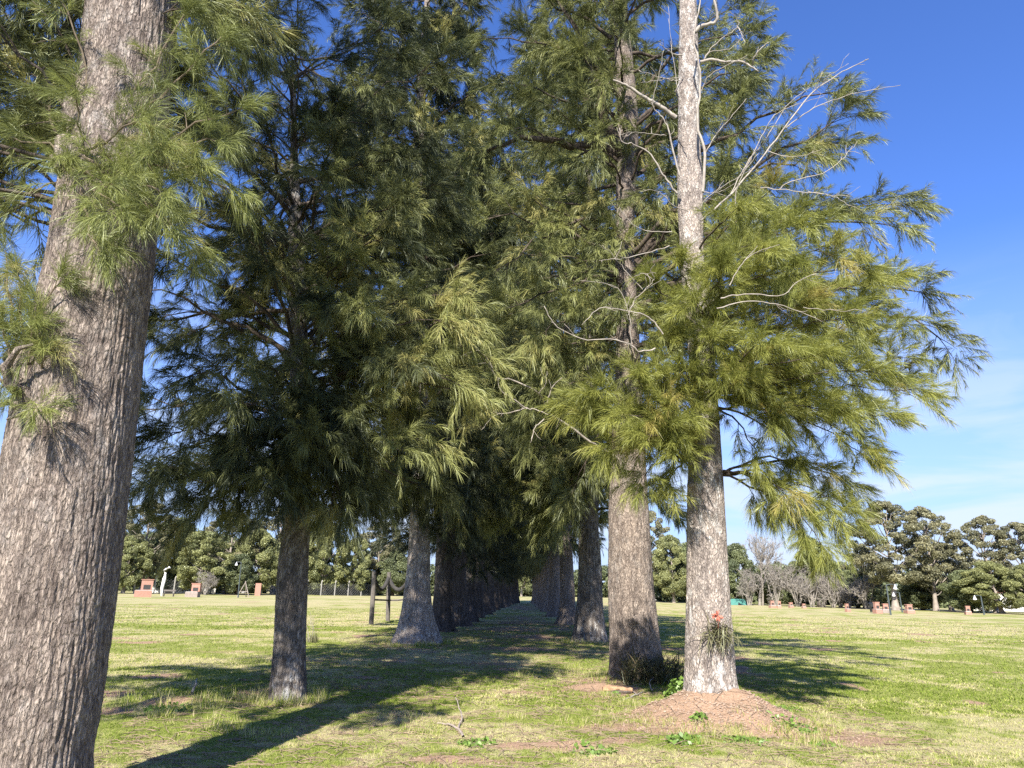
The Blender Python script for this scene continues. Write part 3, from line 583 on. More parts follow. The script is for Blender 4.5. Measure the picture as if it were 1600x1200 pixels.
# dead branches of that tree
DB = [ # px points, start radius px, depth
 ([(1056, 184), (1040, 172), (1018, 158), (1000, 148), (980, 134), (958, 125)], 8, 10.2), ([(1094, 97), (1115, 93), (1135, 97), (1158, 96), (1172, 103), (1185, 112)], 5, 10.0), ([(1176, 102), (1177, 92), (1185, 80), (1201, 66)], 3.2, 10.0),
 ([(1086, 50), (1098, 40), (1115, 36), (1121, 25), (1116, 0), (1118, -30)], 7, 10.2), ([(1098, 300), (1101, 240), (1090, 195), (1094, 135), (1092, 95), (1083, 60), (1092, 15), (1094, -20)], 5, 10.1),
 ([(1102, 240), (1118, 212), (1140, 185), (1166, 154)], 2, 10.1), ([(1096, 142), (1105, 122), (1128, 106), (1168, 86)], 1.8, 10.0), ([(1098, 96), (1110, 78), (1128, 60), (1150, 44), (1152, 30), (1140, 18)], 2, 10.0), ([(1100, 92), (1112, 80), (1140, 76), (1162, 56)], 1.5, 9.9),
 ([(1152, 40), (1158, 52), (1165, 66)], 2, 10.0), ([(1066, 86), (1050, 83), (1040, 76), (1031, 68)], 2.4, 10.1), ([(1062, 126), (1045, 124), (1022, 118), (998, 110)], 1.8, 10.0), ([(1060, 122), (1030, 125), (1001, 129)], 1.6, 10.0),
 ([(1058, 302), (1045, 285), (1033, 268), (1015, 240), (990, 225), (972, 222), (968, 200)], 3.4, 10.0), ([(1062, 275), (1052, 240), (1046, 210), (1038, 188), (1024, 172), (1018, 160)], 3.2, 10.1), ([(1041, 212), (1015, 209), (981, 205)], 1.6, 10.0),
 ([(1019, 158), (1028, 125), (1037, 78)], 1.4, 9.9), ([(1072, 190), (1060, 140), (1050, 80), (1044, 10)], 1.4, 9.9),
 ([(1095, 345), (1140, 305), (1178, 262), (1215, 215), (1262, 152), (1285, 133), (1320, 110), (1357, 92)], 3.2, 9.6), ([(1228, 200), (1262, 175), (1305, 155), (1355, 142), (1407, 133)], 1.8, 9.6), ([(1262, 152), (1272, 140), (1285, 111)], 1.5, 9.6), ([(1283, 134), (1294, 120), (1326, 99)], 1.4, 9.6),
 ([(1140, 306), (1170, 250), (1192, 225), (1230, 165), (1264, 138)], 2, 9.7), ([(1165, 262), (1190, 215), (1208, 183), (1240, 165), (1288, 150)], 1.6, 9.5), ([(1150, 330), (1150, 300), (1162, 270), (1185, 240)], 2, 9.5),
 ([(1200, 236), (1225, 243), (1255, 243), (1285, 232)], 1.5, 9.4), ([(1218, 296), (1235, 284), (1290, 268), (1320, 245), (1332, 228)], 1.8, 8.9), ([(1188, 294), (1240, 298), (1290, 304), (1330, 307)], 1.7, 8.8), ([(1262, 299), (1300, 306), (1328, 322)], 1.3, 8.8),
 ([(1126, 466), (1160, 459), (1220, 461), (1245, 440), (1276, 427)], 2.2, 8.5), ([(1120, 482), (1170, 471), (1225, 478), (1285, 503)], 2, 8.5), ([(1140, 446), (1160, 412), (1185, 393), (1218, 382)], 1.7, 8.5), ([(1255, 480), (1300, 485), (1350, 488)], 1.2, 8.5),
 ([(1036, 522), (1015, 496), (985, 487), (958, 482), (935, 482), (909, 508)], 2.4, 8.9), ([(1024, 544), (1000, 549), (985, 538), (950, 530), (908, 529), (868, 508), (850, 478)], 2.4, 8.9), ([(986, 541), (984, 500), (965, 450), (906, 438)], 1.5, 8.8),
 ([(982, 492), (992, 470), (1005, 455), (1021, 438), (1018, 425)], 2, 8.8), ([(1004, 452), (975, 420), (958, 400), (941, 383)], 1.5, 8.8), ([(1046, 384), (1000, 398), (960, 405), (936, 407)], 1.7, 8.8), ([(1050, 362), (1000, 358), (975, 335), (956, 318)], 1.5, 9), ([(985, 440), (1000, 428), (1025, 427)], 1.4, 8.8),
 ([(1090, 330), (1105, 310), (1130, 290), (1180, 262)], 1.6, 9.6), ([(1075, 330), (1050, 320), (1030, 300), (1005, 296)], 1.5, 9.8), ([(1100, 300), (1125, 300), (1150, 285)], 1.4, 9.7)]
def dead(pts, r, Y0, root, base, mat, Y1=None):
    q = np.array([[px, py] for px, py in pts], float); c2 = catmull(np.column_stack([q, np.linspace(Y0, Y1 or Y0-.3, len(q))]), 4*len(q))
    c = np.array([P(*a) for a in c2]); k = len(c)
    c[1:-1] += rng.normal(size=(k-2, 3))*.006
    side = []
    for _ in range(max(1, int(len(pts)*.9))):
        i_ = int(U(k*.3, k-1)); d_ = unit(unit(c[min(k-1, i_+1)]-c[i_-1])+rng.normal(size=3)*.6); l_ = U(.06, .28)
        side.append([c[i_], c[i_]+d_*l_*.5+rng.normal(size=3)*.012, c[i_]+d_*l_+rng.normal(size=3)*.02])
    rr = np.linspace(1, .38, k)*r*depth(c[0])/F*.5
    mb = MB(); mb.tube(c, rr, 7); mb.tubes(np.array(side), np.array([[.0045, .0035, .002]])*np.ones((len(side), 1)), 4); mb.build('dead_branch', mat, root, base, True)
for pts, r, Y_ in DB: dead(pts, r, Y_, root, base, M_dead)
second_right = [o for o in bpy.data.objects if o.get('label', '').startswith('thick grey trunk')][0]
b2 = tuple(second_right.location)
for pts, r in [([(975, 725), (945, 703), (918, 688), (890, 666), (857, 645), (850, 628), (836, 610), (800, 594), (776, 590), (764, 568), (755, 545)], 4.5), ([(855, 630), (862, 606), (878, 590)], 2.6), ([(842, 614), (852, 600), (855, 580)], 1.6),
               ([(856, 648), (835, 640), (822, 637), (800, 622), (781, 608), (779, 590)], 2.2), ([(824, 637), (795, 645), (772, 650), (752, 672)], 2), ([(850, 655), (835, 670), (829, 692)], 2), ([(776, 591), (762, 560), (745, 548), (720, 556)], 1.6)]:
    dead(pts, r, 14.2 if len(pts) > 8 else 12.6, second_right, b2, M_dead, 12.0 if len(pts) > 8 else None)

# --- the rest of the avenue: three shared tree shapes
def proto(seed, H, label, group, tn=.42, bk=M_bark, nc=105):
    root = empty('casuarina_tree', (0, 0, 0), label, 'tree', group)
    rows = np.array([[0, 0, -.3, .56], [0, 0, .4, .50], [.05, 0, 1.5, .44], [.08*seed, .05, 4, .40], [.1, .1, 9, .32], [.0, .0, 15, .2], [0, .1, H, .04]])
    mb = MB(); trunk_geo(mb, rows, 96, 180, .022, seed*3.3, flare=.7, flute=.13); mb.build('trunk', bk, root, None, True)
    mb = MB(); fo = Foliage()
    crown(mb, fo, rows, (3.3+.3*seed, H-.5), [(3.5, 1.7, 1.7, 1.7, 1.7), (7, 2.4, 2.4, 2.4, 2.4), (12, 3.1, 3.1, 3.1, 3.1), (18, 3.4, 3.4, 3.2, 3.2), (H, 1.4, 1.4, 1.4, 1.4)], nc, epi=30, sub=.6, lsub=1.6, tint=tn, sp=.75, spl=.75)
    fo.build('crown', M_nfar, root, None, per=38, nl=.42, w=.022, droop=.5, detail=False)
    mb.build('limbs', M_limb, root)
    return root
PR = [proto(1, 23, 'x', GL, .06, M_bark_shade, 80), proto(2, 25, 'x', GL, .6, M_bark1), proto(3, 22, 'x', GL, .06, M_bark_shade, 80)]  # left: avenue shade painted into bark and needles; right: lighter tones for sun
left = [(-2.72, 17.2, None)]
Lp = [(690, 987), (712, 978), (727, 971), (741, 965), (752, 960), (762, 956), (770, 953), (777, 950), (783, 948), (789, 946), (794, 944.5), (798, 943.5), (802, 942.5), (805, 941.5)]
Rp = [(887, 976), (866, 964), (855, 956), (850, 952), (846, 949), (843, 947), (840, 945), (838, 943.5), (836, 942.5)]
spots = [(G(a, c_)[:2], 'L') for a, c_ in Lp]+[(G(a, c_)[:2], 'R') for a, c_ in Rp]
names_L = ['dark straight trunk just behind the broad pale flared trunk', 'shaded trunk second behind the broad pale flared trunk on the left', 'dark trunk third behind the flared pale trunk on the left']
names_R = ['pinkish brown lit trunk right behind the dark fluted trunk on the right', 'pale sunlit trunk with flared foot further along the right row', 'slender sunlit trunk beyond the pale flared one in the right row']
first = [True]*3; cntL = cntR = 0
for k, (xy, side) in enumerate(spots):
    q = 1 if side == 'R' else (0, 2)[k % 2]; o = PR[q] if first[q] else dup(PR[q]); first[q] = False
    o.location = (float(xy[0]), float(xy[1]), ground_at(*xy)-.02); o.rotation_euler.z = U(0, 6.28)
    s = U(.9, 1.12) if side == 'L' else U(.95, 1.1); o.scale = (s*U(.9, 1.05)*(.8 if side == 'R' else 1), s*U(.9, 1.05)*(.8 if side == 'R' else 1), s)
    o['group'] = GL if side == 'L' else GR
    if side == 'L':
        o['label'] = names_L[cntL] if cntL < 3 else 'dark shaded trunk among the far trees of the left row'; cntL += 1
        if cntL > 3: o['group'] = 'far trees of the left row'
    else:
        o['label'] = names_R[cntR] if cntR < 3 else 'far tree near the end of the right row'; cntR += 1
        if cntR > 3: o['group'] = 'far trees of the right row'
# ------------------------------------------------------------------ trees around the field
def leafmat(name, c0, c1, trans=.25):
    return needle(name, c0, c1, tuple(min(1, x*1.25) for x in c1), trans)
M_lo = leafmat('leaves_olive', (.11, .112, .065), (.24, .225, .125))
M_ld = leafmat('leaves_dark', (.09, .11, .058), (.19, .215, .10))
M_ly = leafmat('leaves_yellow_green', (.13, .145, .06), (.26, .27, .11))
M_grey = plain('bare_twigs', (.27, .245, .215), (.18, .16, .14), .9, 3)
M_euc = plain('pale_bark', (.30, .26, .22), (.19, .16, .135), .9, 2)
def leaves(fo_mb, C, Rd, dens, size, tints):
    n = np.maximum(12, (Rd[:, 0]*Rd[:, 2]*dens*3.0)).astype(int); idx = np.repeat(np.arange(len(C)), n); k = len(idx)
    d = unit(rng.normal(size=(k, 3))); rr = U(.45, 1.0, k)**.6
    # ragged clump outline
    rr = rr*(.75+.5*vnoise(d[:, 0]*2.3+idx*7.1, d[:, 1]*2.3, d[:, 2]*2.3))
    c = C[idx]+d*Rd[idx]*rr[:, None]
    nrm = unit(d*.5+rng.normal(size=(k, 3))*.7+np.array([0, 0, .3]))
    e1 = unit(np.cross(nrm, rng.normal(size=(k, 3)))); e2 = np.cross(nrm, e1)
    s = (size*U(.6, 1.3, k))[:, None]
    V = np.stack([c-e1*s*.5, c+e2*s*.32, c+e1*s*.5, c-e2*s*.32], 1).reshape(-1, 3)
    fo_mb.add(V, np.arange(k*4).reshape(-1, 4), a=np.repeat(np.clip(tints[idx]+U(-.2, .2, k), 0, 1), 4))
def broad(seed, H, Rx, z0, nc, rc, flat, leaf, dens, tr, mleaf, mbark, shape=1., fork=4):
    global rng
    keep, rng = rng, np.random.default_rng(seed)
    root = empty('broadleaf_tree', (0, 0, 0), 'x', 'tree', None)
    mb = MB(); lean = U(-.06, .06, 2)
    ax = lambda t: np.array([lean[0]*H*t+.02*H*math.sin(3*t+seed), lean[1]*H*t, H*t])
    tt = np.linspace(0, .8, 9); mb.tube([ax(t) for t in tt], tr*(1-.85*tt/.8)*(1+.5*np.exp(-tt*30)), 8)
    C, Rd = [], []
    for k in range(nc):
        f = (k+.5)/nc; z = z0+(H-z0)*(f**.85)
        env = Rx*math.sin(math.pi*min(1, max(.08, .12+.88*f))**shape)**.7
        az = k*2.399+U(-.5, .5); rr = env*U(.25, 1)**.5
        r = rc*U(.7, 1.25)*(1-.25*f)
        c = ax(z/H)+np.array([math.cos(az)*rr, math.sin(az)*rr, 0]); c[2] = min(z, H-r*.5)+U(-.3, .3)
        C.append(c); Rd.append((r, r, r*flat))
        if k % max(1, nc//(fork*5)) == 0:
            s = ax(max(.12, min(.75, (z-rr*.9)/H))); m = (s+c)/2+np.array([0, 0, -.08*H*.3]); q = np.array([s, m, c])
            mb.tube(catmull(q, 6), np.linspace(tr*.26, .025, 6), 5)
    C, Rd = np.array(C), np.array(Rd); fo = MB(); leaves(fo, C, Rd, dens, leaf, U(.15, .85, len(C)))
    mb.build('trunk', mbark, root, None, True); fo.build('crown', mleaf, root, attr='tint')
    rng = keep; return root
def bare(seed, H, Wd, nstem, lev, mat, r0=.09, upright=.6, rmin=.016):
    r = np.random.default_rng(seed); root = empty('bare_tree', (0, 0, 0), 'x', 'tree', None); mb = MB()
    O = np.column_stack([r.uniform(-.3, .3, (nstem, 2)), np.zeros(nstem)]); a = r.uniform(0, 6.28, nstem); sp = r.uniform(.1, 1-upright+.1, nstem)
    D = unit(np.column_stack([np.cos(a)*sp, np.sin(a)*sp, np.ones(nstem)])); Ln = H*.42*r.uniform(.8, 1.1, nstem); rad = r0
    for v in range(lev):
        M = len(O); t = np.linspace(0, 1, 4)[None, :, None]; bend = r.normal(size=(M, 1, 3))*.13
        C = O[:, None]+(D[:, None]*t+bend*t*t)*Ln[:, None, None]
        mb.tubes(C, np.maximum(rmin, rad*np.array([1, .88, .76, .65]))[None]*np.ones((M, 1)), 5 if v == 0 else 3)
        k = 3 if v == 0 else 4; tp = r.uniform(.35, 1, (M, k)); tp[:, 0] = 1
        O2 = O[:, None]+(D[:, None]*tp[..., None]+bend*(tp**2)[..., None])*Ln[:, None, None]
        nd = D[:, None]+r.normal(size=(M, k, 3))*(.38+.12*v)*(Wd/H*1.3)+np.array([0, 0, .18*upright])
        O, D = O2.reshape(-1, 3), unit(nd).reshape(-1, 3); Ln = (Ln[:, None]*r.uniform(.45, .72, (M, k))).ravel(); rad *= .55
    mb.build('branches', mat, root); return root
KP = {
 'A': [broad(11, 15, 5.4, 3.8, 105, .95, .6, .23, 330, .42, M_lo, M_euc, 1, 5), broad(12, 15, 5.0, 3.4, 95, .92, .62, .23, 340, .38, M_lo, M_euc, 1, 5)],
 'B': [broad(21, 10, 4.2, 1.2, 60, 1.4, .8, .24, 260, .3, M_ld, M_limb), broad(22, 10, 3.4, .8, 52, 1.3, .85, .24, 270, .3, M_ld, M_limb)],
 'C': [broad(31, 12, 5.4, 1.8, 100, 1.2, .66, .25, 260, .36, M_ly, M_euc, .9, 5), broad(32, 12, 5.0, 1.5, 95, 1.15, .65, .25, 260, .34, M_ly, M_euc, .9, 5)],
 'D': [bare(41, 6, 6, 9, 5, M_grey), bare(42, 6, 5, 8, 5, M_grey)],
 'E': [bare(51, 12, 5, 2, 6, M_grey, .16, .95)],
 'F': [broad(61, 11, 2.6, 2.0, 60, .95, .7, .3, 420, .22, M_ld, M_limb, .62)],
}
used = set(); HT = {'A': 15, 'B': 10, 'C': 12, 'D': 6, 'E': 12, 'F': 11}; WT = {'A': 10, 'B': 8, 'C': 10.5, 'D': 6, 'E': 5, 'F': 5}
def far_tree(kind, px, top, Yd, wpx, label, cat='tree', group=None, var=0, name=None):
    pr = KP[kind][var % len(KP[kind])]
    o = dup(pr) if pr.name in used else pr; used.add(pr.name)
    p = P(px, 935, Yd); h = P(px, top, Yd)[2]; w = wpx*depth(p)/F
    o.location = (p[0], Yd, 0); o.scale = (w/WT[kind], w/WT[kind], h/HT[kind]); o.rotation_euler.z = U(0, 6.28)
    for k_, v_ in (('label', label), ('category', cat)): o[k_] = v_
    if group: o['group'] = group
    if name: o.name = name
    return o
gE, gL, gB = 'trees beyond the right side of the field', 'trees behind the fence on the left', 'bare shrubs at the right edge of the field'
for a in [
 ('A', 1396, 785, 98, 112, 'tallest olive crowned tree far right, on a pale leaning trunk', gE, 0), ('A', 1462, 792, 99, 92, 'tall olive brown tree just right of the tallest far tree', gE, 1),
 ('A', 1486, 850, 104, 70, 'lower olive brown tree between the two tall clumps on the far right', gE, 0), ('A', 1552, 808, 94, 88, 'tall thin crowned tree above the rounded green trees on the far right', gE, 1),
 ('A', 1606, 818, 95, 84, 'thin crowned tree cut by the right edge of the photo', gE, 0), ('A', 1350, 850, 112, 60, 'small olive tree left of the tallest far tree', gE, 1),
 ('C', 1562, 878, 89, 92, 'rounded yellow green tree low in front of the far right clump', gE, 0), ('B', 1515, 893, 92, 66, 'dark rounded tree left of the rounded yellow green tree', gE, 0), ('C', 1606, 884, 86, 62, 'yellow green tree at the right edge above pale trunks', gE, 1),
 ('B', 1440, 900, 103, 70, 'dark undergrowth tree behind the pale trunks of the tallest trees', gE, 1), ('B', 1340, 893, 112, 70, 'dark tree behind the round bare shrub', gE, 0),
 ('B', 1152, 853, 124, 62, 'dense dark green tree just right of the dirt mound trunk', gE, 1), ('B', 1205, 884, 128, 60, 'dark tree behind the tall bare tree', gE, 0), ('B', 1250, 880, 126, 60, 'dark tree behind the bare bushes', gE, 1),
 ('F', 1276, 842, 120, 60, 'pointed green conifer under the drooping green branch tips', gE, 0), ('E', 1187, 822, 119, 62, 'tall leafless tree standing above the others', gE, 0),
 ('D', 1228, 866, 114, 66, 'tall grey brown bare shrub right of the tall leafless tree', gB, 0), ('D', 1192, 893, 113, 40, 'small pale bare shrub below the tall leafless tree', gB, 1), ('D', 1268, 884, 112, 62, 'bare shrub under the green conifer', gB, 1),
 ('D', 1302, 893, 110, 60, 'bare shrub between the conifer and the round bare shrub', gB, 0), ('D', 1352, 884, 103, 66, 'round bare shrub beside the lamp post', gB, 1), ('D', 1326, 905, 108, 46, 'low bare shrub left of the round bare shrub', gB, 1),
 ('D', 1212, 858, 116, 60, 'leafless bush rising just right of the tall leafless tree', gB, 1), ('D', 1246, 872, 115, 60, 'bare bush in the middle of the leafless thicket', gB, 0), ('D', 1286, 876, 113, 66, 'wide bare bush under the drooping branch tips', gB, 1), ('D', 1312, 886, 111, 60, 'grey bare bush left of the round bare shrub', gB, 1), ('D', 1170, 880, 118, 44, 'bare bush at the foot of the dense dark green tree', gB, 0),
 ('C', 1052, 838, 133, 66, 'olive green tree seen between the two nearest right trunks', gE, 1), ('B', 1085, 850, 136, 70, 'dark tree hidden partly by the trunk on the dirt mound', gE, 0), ('A', 1020, 800, 140, 70, 'olive tree directly behind the thick grey trunk', gE, 0),
 ('A', 218, 783, 122, 100, 'tallest olive tree behind the fence on the far left', gL, 1), ('C', 190, 838, 116, 70, 'rounded green tree at the left trunk, behind the brick grill', gL, 0), ('B', 262, 812, 132, 84, 'dark tree right of the tallest left tree', gL, 0),
 ('C', 312, 832, 124, 92, 'broad yellow green tree above the brick pillar with a dead bush', gL, 1), ('A', 352, 800, 134, 90, 'olive tree behind the broad yellow green tree', gL, 0), ('C', 402, 828, 132, 84, 'yellow green tree above the thin brick slab', gL, 0),
 ('B', 368, 868, 126, 56, 'small dark tree behind the pale A frame', gL, 1), ('A', 424, 790, 144, 90, 'tall olive tree behind the second left trunk', gL, 1), ('C', 505, 812, 146, 78, 'green tree just right of the second left trunk', gL, 0),
 ('C', 548, 842, 150, 62, 'green tree left of the wooden frame', gL, 1), ('B', 470, 850, 150, 70, 'dark tree seen beside the second left trunk', gL, 0), ('A', 585, 815, 160, 76, 'olive tree above the wooden frame', gL, 1), ('B', 612, 862, 158, 60, 'dark tree behind the wooden frame', gL, 0),
 ('C', 815, 800, 205, 40, 'green tree closing the end of the avenue', 'trees at the end of the avenue', 0), ('B', 850, 840, 210, 40, 'dark tree right at the end of the avenue', 'trees at the end of the avenue', 0), ('B', 790, 850, 208, 40, 'dark tree left at the end of the avenue', 'trees at the end of the avenue', 1)]:
    far_tree(*a[:6], group=a[6], var=a[7], name={'D': 'bare_shrub', 'E': 'bare_tree', 'F': 'conifer_tree'}.get(a[0], 'broadleaf_tree'), cat='shrub' if a[0] == 'D' else 'tree')
# a far wood behind them all
fo = MB()
C = []
for x in np.arange(-150, -10, 2.2): C.append((x, 150+U(-4, 8)+max(0, x+60)*.5, U(.5, 10.5)))
for x in np.arange(30, 150, 2.0): C.append((x, 152-.40*(x-30)+U(-3, 8), U(.5, 6.0)))
for x in np.arange(-14, 34, 2.0): C.append((x, 228+U(-4, 4), U(.5, 8)))
C = np.array(C); C = np.concatenate([C, C*[1, 1, .3]+[1, 2, 0]])
leaves(fo, C, np.tile((2.8, 2.8, 2.4), (len(C), 1)), 55, .62, U(.1, .6, len(C)))
tag(fo.build('far_wood', M_ld, attr='tint'), 'dark wood closing the view far behind the field', 'wood', kind='stuff')

# ------------------------------------------------------------------ fence, building and things on the field
M_conc = plain('concrete', (.38, .365, .34), (.30, .29, .27), .9, 4)
M_wire = plain('wire', (.16, .17, .17), (.11, .11, .11), .6)
A0, A1 = np.array([-72., 104.]), np.array([-27., 152.])
fr = empty('wire_fence', (A0[0], A0[1], 0), 'long wire fence on pale concrete posts along the left side of the field', 'fence')
dv = (A1-A0)/np.linalg.norm(A1-A0); Lf = np.linalg.norm(A1-A0); k = 0
pp = np.arange(0, Lf, 3.1)
for s in pp:
    q = A0+dv*s; mb = MB(); mb.box((q[0], q[1], 1.25), (.15, .15, 2.5), rz=.8); e = q+np.array([.12, -.12])
    mb.box((e[0], e[1], 2.62), (.12, .3, .34), rz=.8, rx=.5); mb.build('post', M_conc, fr, (A0[0], A0[1], 0))
mb = MB()
for h in np.arange(.1, 2.3, .2): mb.tube([(A0[0], A0[1], h), (A1[0], A1[1], h)], [.014]*2, 4)
for s in np.arange(0, Lf-2.2, .55):
    a_, b_ = A0+dv*s, A0+dv*(s+2.2)
    mb.tube([(a_[0], a_[1], .1), (b_[0], b_[1], 2.3)], [.011]*2, 3); mb.tube([(a_[0], a_[1], 2.3), (b_[0], b_[1], .1)], [.011]*2, 3)
mb.build('wire_mesh', M_wire, fr, (A0[0], A0[1], 0))

M_white = plain('white_wall', (.78, .77, .74), (.70, .69, .66), .8, 1)
M_darkg = plain('dark_opening', (.03, .035, .04), (.02, .02, .02), .4)
M_roofr = plain('tile_roof', (.30, .12, .08), (.22, .09, .06), .8, 3)
def house(c, w, dp, h, rz, label, roofc=M_roofr):
    rt = empty('low_building', (c[0], c[1], 0), label, 'building'); rt.rotation_euler.z = rz
    MB().box((0, 0, h/2), (w, dp, h)).build('wall', M_white, rt)
    m = MB(); V = [(-w/2-.3, -dp/2-.3, h), (w/2+.3, -dp/2-.3, h), (w/2+.3, dp/2+.3, h), (-w/2-.3, dp/2+.3, h), (-w/2-.3, 0, h+.9), (w/2+.3, 0, h+.9)]
    m.add(V, [[0, 1, 5, 4], [2, 3, 4, 5], [0, 3, 2, 1]], [[0, 4, 3], [1, 2, 5]]); m.build('roof', roofc, rt)
    for x in np.arange(-w/2+1.2, w/2-.8, 2.4):
        fr_ = MB().box((x, -dp/2-.03, h*.52), (1.1, .06, 1.1)).build('window', M_white, rt)
        MB().box((x, -dp/2-.07, h*.52), (.9, .04, .9)).build('pane', M_darkg, fr_)
    return rt
p = P(283, 925, 135); house((p[0], 135), 11, 5, 2.4, .5, 'low white building glimpsed under the trees behind the left fence')
p = P(1582, 945, 112); house((p[0], 112), 12, 5, 2.6, -.4, 'pale low building half hidden behind the trees at the right edge')
p = P(1062, 930, 168); house((p[0], 168), 12, 5, 2.8, -.1, 'small white building far off between the two nearest right trunks')

mbk, n, l, p_ = new_mat('brick'); bt = n.new('ShaderNodeTexBrick'); v = mapped(n, l, (1, 1, 1))
sp_ = n.new('ShaderNodeSeparateXYZ'); l.new(v, sp_.inputs[0]); ad_ = n.new('ShaderNodeMath'); l.new(sp_.outputs[0], ad_.inputs[0]); l.new(sp_.outputs[1], ad_.inputs[1]); cb = n.new('ShaderNodeCombineXYZ'); l.new(ad_.outputs[0], cb.inputs[0]); l.new(sp_.outputs[2], cb.inputs[1]); l.new(cb.outputs[0], bt.inputs[0])
bt.inputs['Scale'].default_value = 4; bt.inputs['Mortar Size'].default_value = .03; bt.inputs['Color1'].default_value = (.38, .17, .115, 1); bt.inputs['Color2'].default_value = (.30, .125, .085, 1); bt.inputs['Mortar'].default_value = (.34, .27, .23, 1)
l.new(bt.outputs[0], p_.inputs['Base Color']); p_.inputs['Roughness'].default_value = .95
M_brick = mbk
M_pale = plain('pale_render', (.28, .23, .20), (.20, .165, .145))
M_soot = plain('soot', (.05, .045, .04), (.03, .03, .03), .9)
def grill(px, base, top, wpx, rz, label, hearth=True, slab=False, greybase=False, group='brick barbecues on the field', wide=1.0):
    g = G(px, base); s = depth(g)/F; w = wpx*s*.85; h = (base-top)*s
    rt = empty('brick_barbecue', (g[0], g[1], 0), label, 'barbecue', group); rt.rotation_euler.z = rz
    if slab:
        MB().box((0, 0, h/2), (w, w*.35, h)).build('slab', M_brick, rt); return rt
    hb = h*.38
    b_ = MB(); b_.box((-w*.10, -.15, hb/2), (w*wide, w*.8, hb)); b_.build('base', M_pale if greybase else M_brick, rt)
    MB().box((-w*.10, -.15, hb+.03), (w*wide*.92, w*.74, .06)).build('hearth_top', M_conc, rt)
    c_ = MB(); c_.box((w*.08, w*.12, hb+.06+(h-hb-.06)/2), (w*.68, w*.45, h-hb-.06)); c_.build('chimney', M_brick, rt)
    MB().box((w*.08, w*.12, h+.04), (w*.76, w*.53, .08)).build('cap', M_brick, rt)
    if hearth: MB().box((w*.08, w*.12-w*.225-.01, hb+.06+(h-hb)*.28), (w*.42, .04, (h-hb)*.42)).build('opening', M_soot, rt)
    return rt
grill(225, 933, 907, 28, .5, 'largest brick barbecue, stepped red block on the far left field')
grill(303, 933, 913, 22, .1, 'brick barbecue with pale base and a dead bush behind it', greybase=True)
grill(402, 931, 912, 10, .3, 'thin upright brick slab standing alone left of the second trunk', slab=True)
grill(1207, 950, 940, 9, .2, 'leftmost of the narrow brick barbecues on the right field', wide=1.3)
grill(1218, 950.5, 940.5, 7, -.2, 'narrow brick barbecue just right of the leftmost one'); grill(1236, 949.5, 942.5, 8, .2, 'small low brick barbecue third from the left on the right field')
grill(1256, 950.5, 944.5, 7, .1, 'smallest brick barbecue, fourth from the left on the right field'); grill(1324, 956, 945, 8, .3, 'lone brick barbecue in front of the low bare shrub')
grill(1371, 958.5, 942.5, 13, .2, 'tallest brick barbecue on the right field, with dark clutter beside it'); grill(1384, 958, 945, 13, -.1, 'brick barbecue with white opening left of the lamp post', greybase=True)
grill(1421, 958.5, 946, 15, .1, 'broad brick barbecue right of the two lamp posts'); grill(1513, 960.5, 948.5, 10, -.2, 'rightmost brick barbecue with a pale block at its side')
p = G(1520, 960.5); tag(MB().box((0, 0, .3), (.5, .5, .6), rz=.2).box((.1, 0, .68), (.36, .4, .14), rz=.4).build('concrete_block', M_conc, loc=(p[0], p[1], 0)), 'pale concrete block beside the rightmost brick barbecue', 'block')
p = G(1364, 958); rt = empty('rubbish_bin', (p[0], p[1], 0), 'dark rubbish bin left of the tallest brick barbecue', 'bin')
MB().tube([(0, 0, .12), (0, 0, .5), (0, 0, .95)], [.26, .3, .33], 14).build('body', M_darkg, rt); MB().tube([(0, 0, .95), (0, 0, 1.0), (0, 0, 1.06)], [.36, .36, .2], 14).build('lid', M_darkg, rt)
MB().tube([(-.2, 0, 0), (-.2, 0, .3)], [.03]*2, 5).tube([(.2, 0, 0), (.2, 0, .3)], [.03]*2, 5).build('stand', M_wire, rt)
# dead bush behind the second barbecue
g = G(304, 930); o = dup(KP['D'][0]); o.location = (g[0]+.4, g[1]+3, 0); o.scale = (.62, .62, .68); o.name = 'dead_bush'; tag(o, 'brown dead bush behind the pale based brick barbecue', 'bush')
# white statue-like stump, bench, A frame, tents
g = G(247, 931); rt = empty('white_stump', (g[0], g[1]+1, 0), 'white weathered dead stump with a raised bent arm, behind the largest barbecue', 'stump')
MB().tube([(0, 0, 0), (-.08, 0, 1.1), (.05, 0, 2.2), (.1, 0, 3.1)], [.10, .20, .24, .12], 9).tube([(.1, 0, 2.9), (-.2, 0, 3.4), (.45, .1, 3.85), (.6, .1, 3.7)], [.16, .14, .12, .08], 7).build('stem', M_white, rt, None, True)
M_wood = plain('grey_wood', (.13, .115, .10), (.08, .07, .062), .9, 8, .003)
g = G(263, 932); rt = empty('low_bench', (g[0], g[1], 0), 'low dark bench on the grass between the two left barbecues', 'bench'); rt.rotation_euler.z = .15
MB().box((0, 0, .42), (1.5, .4, .06)).build('seat', M_wood, rt); MB().box((0, .25, .75), (1.5, .05, .22), rx=-.15).build('backrest', M_wood, rt)
for sx_ in (-.6, .6): MB().box((sx_, 0, .195), (.08, .36, .39)).box((sx_, .24, .42), (.07, .05, .6), rx=-.15).build('leg', M_wood, rt)
g = G(381, 933); rt = empty('a_frame', (g[0], g[1], 0), 'pale A shaped timber frame near the thin brick slab', 'frame')
for q in ((-.8, -.5), (.85, -.4), (0, .9)): MB().tube([(q[0], q[1], 0), (0, 0, 2.0), (-q[0]*.06, 0, 2.15)], [.06, .05, .05], 6).build('leg', M_euc, rt)
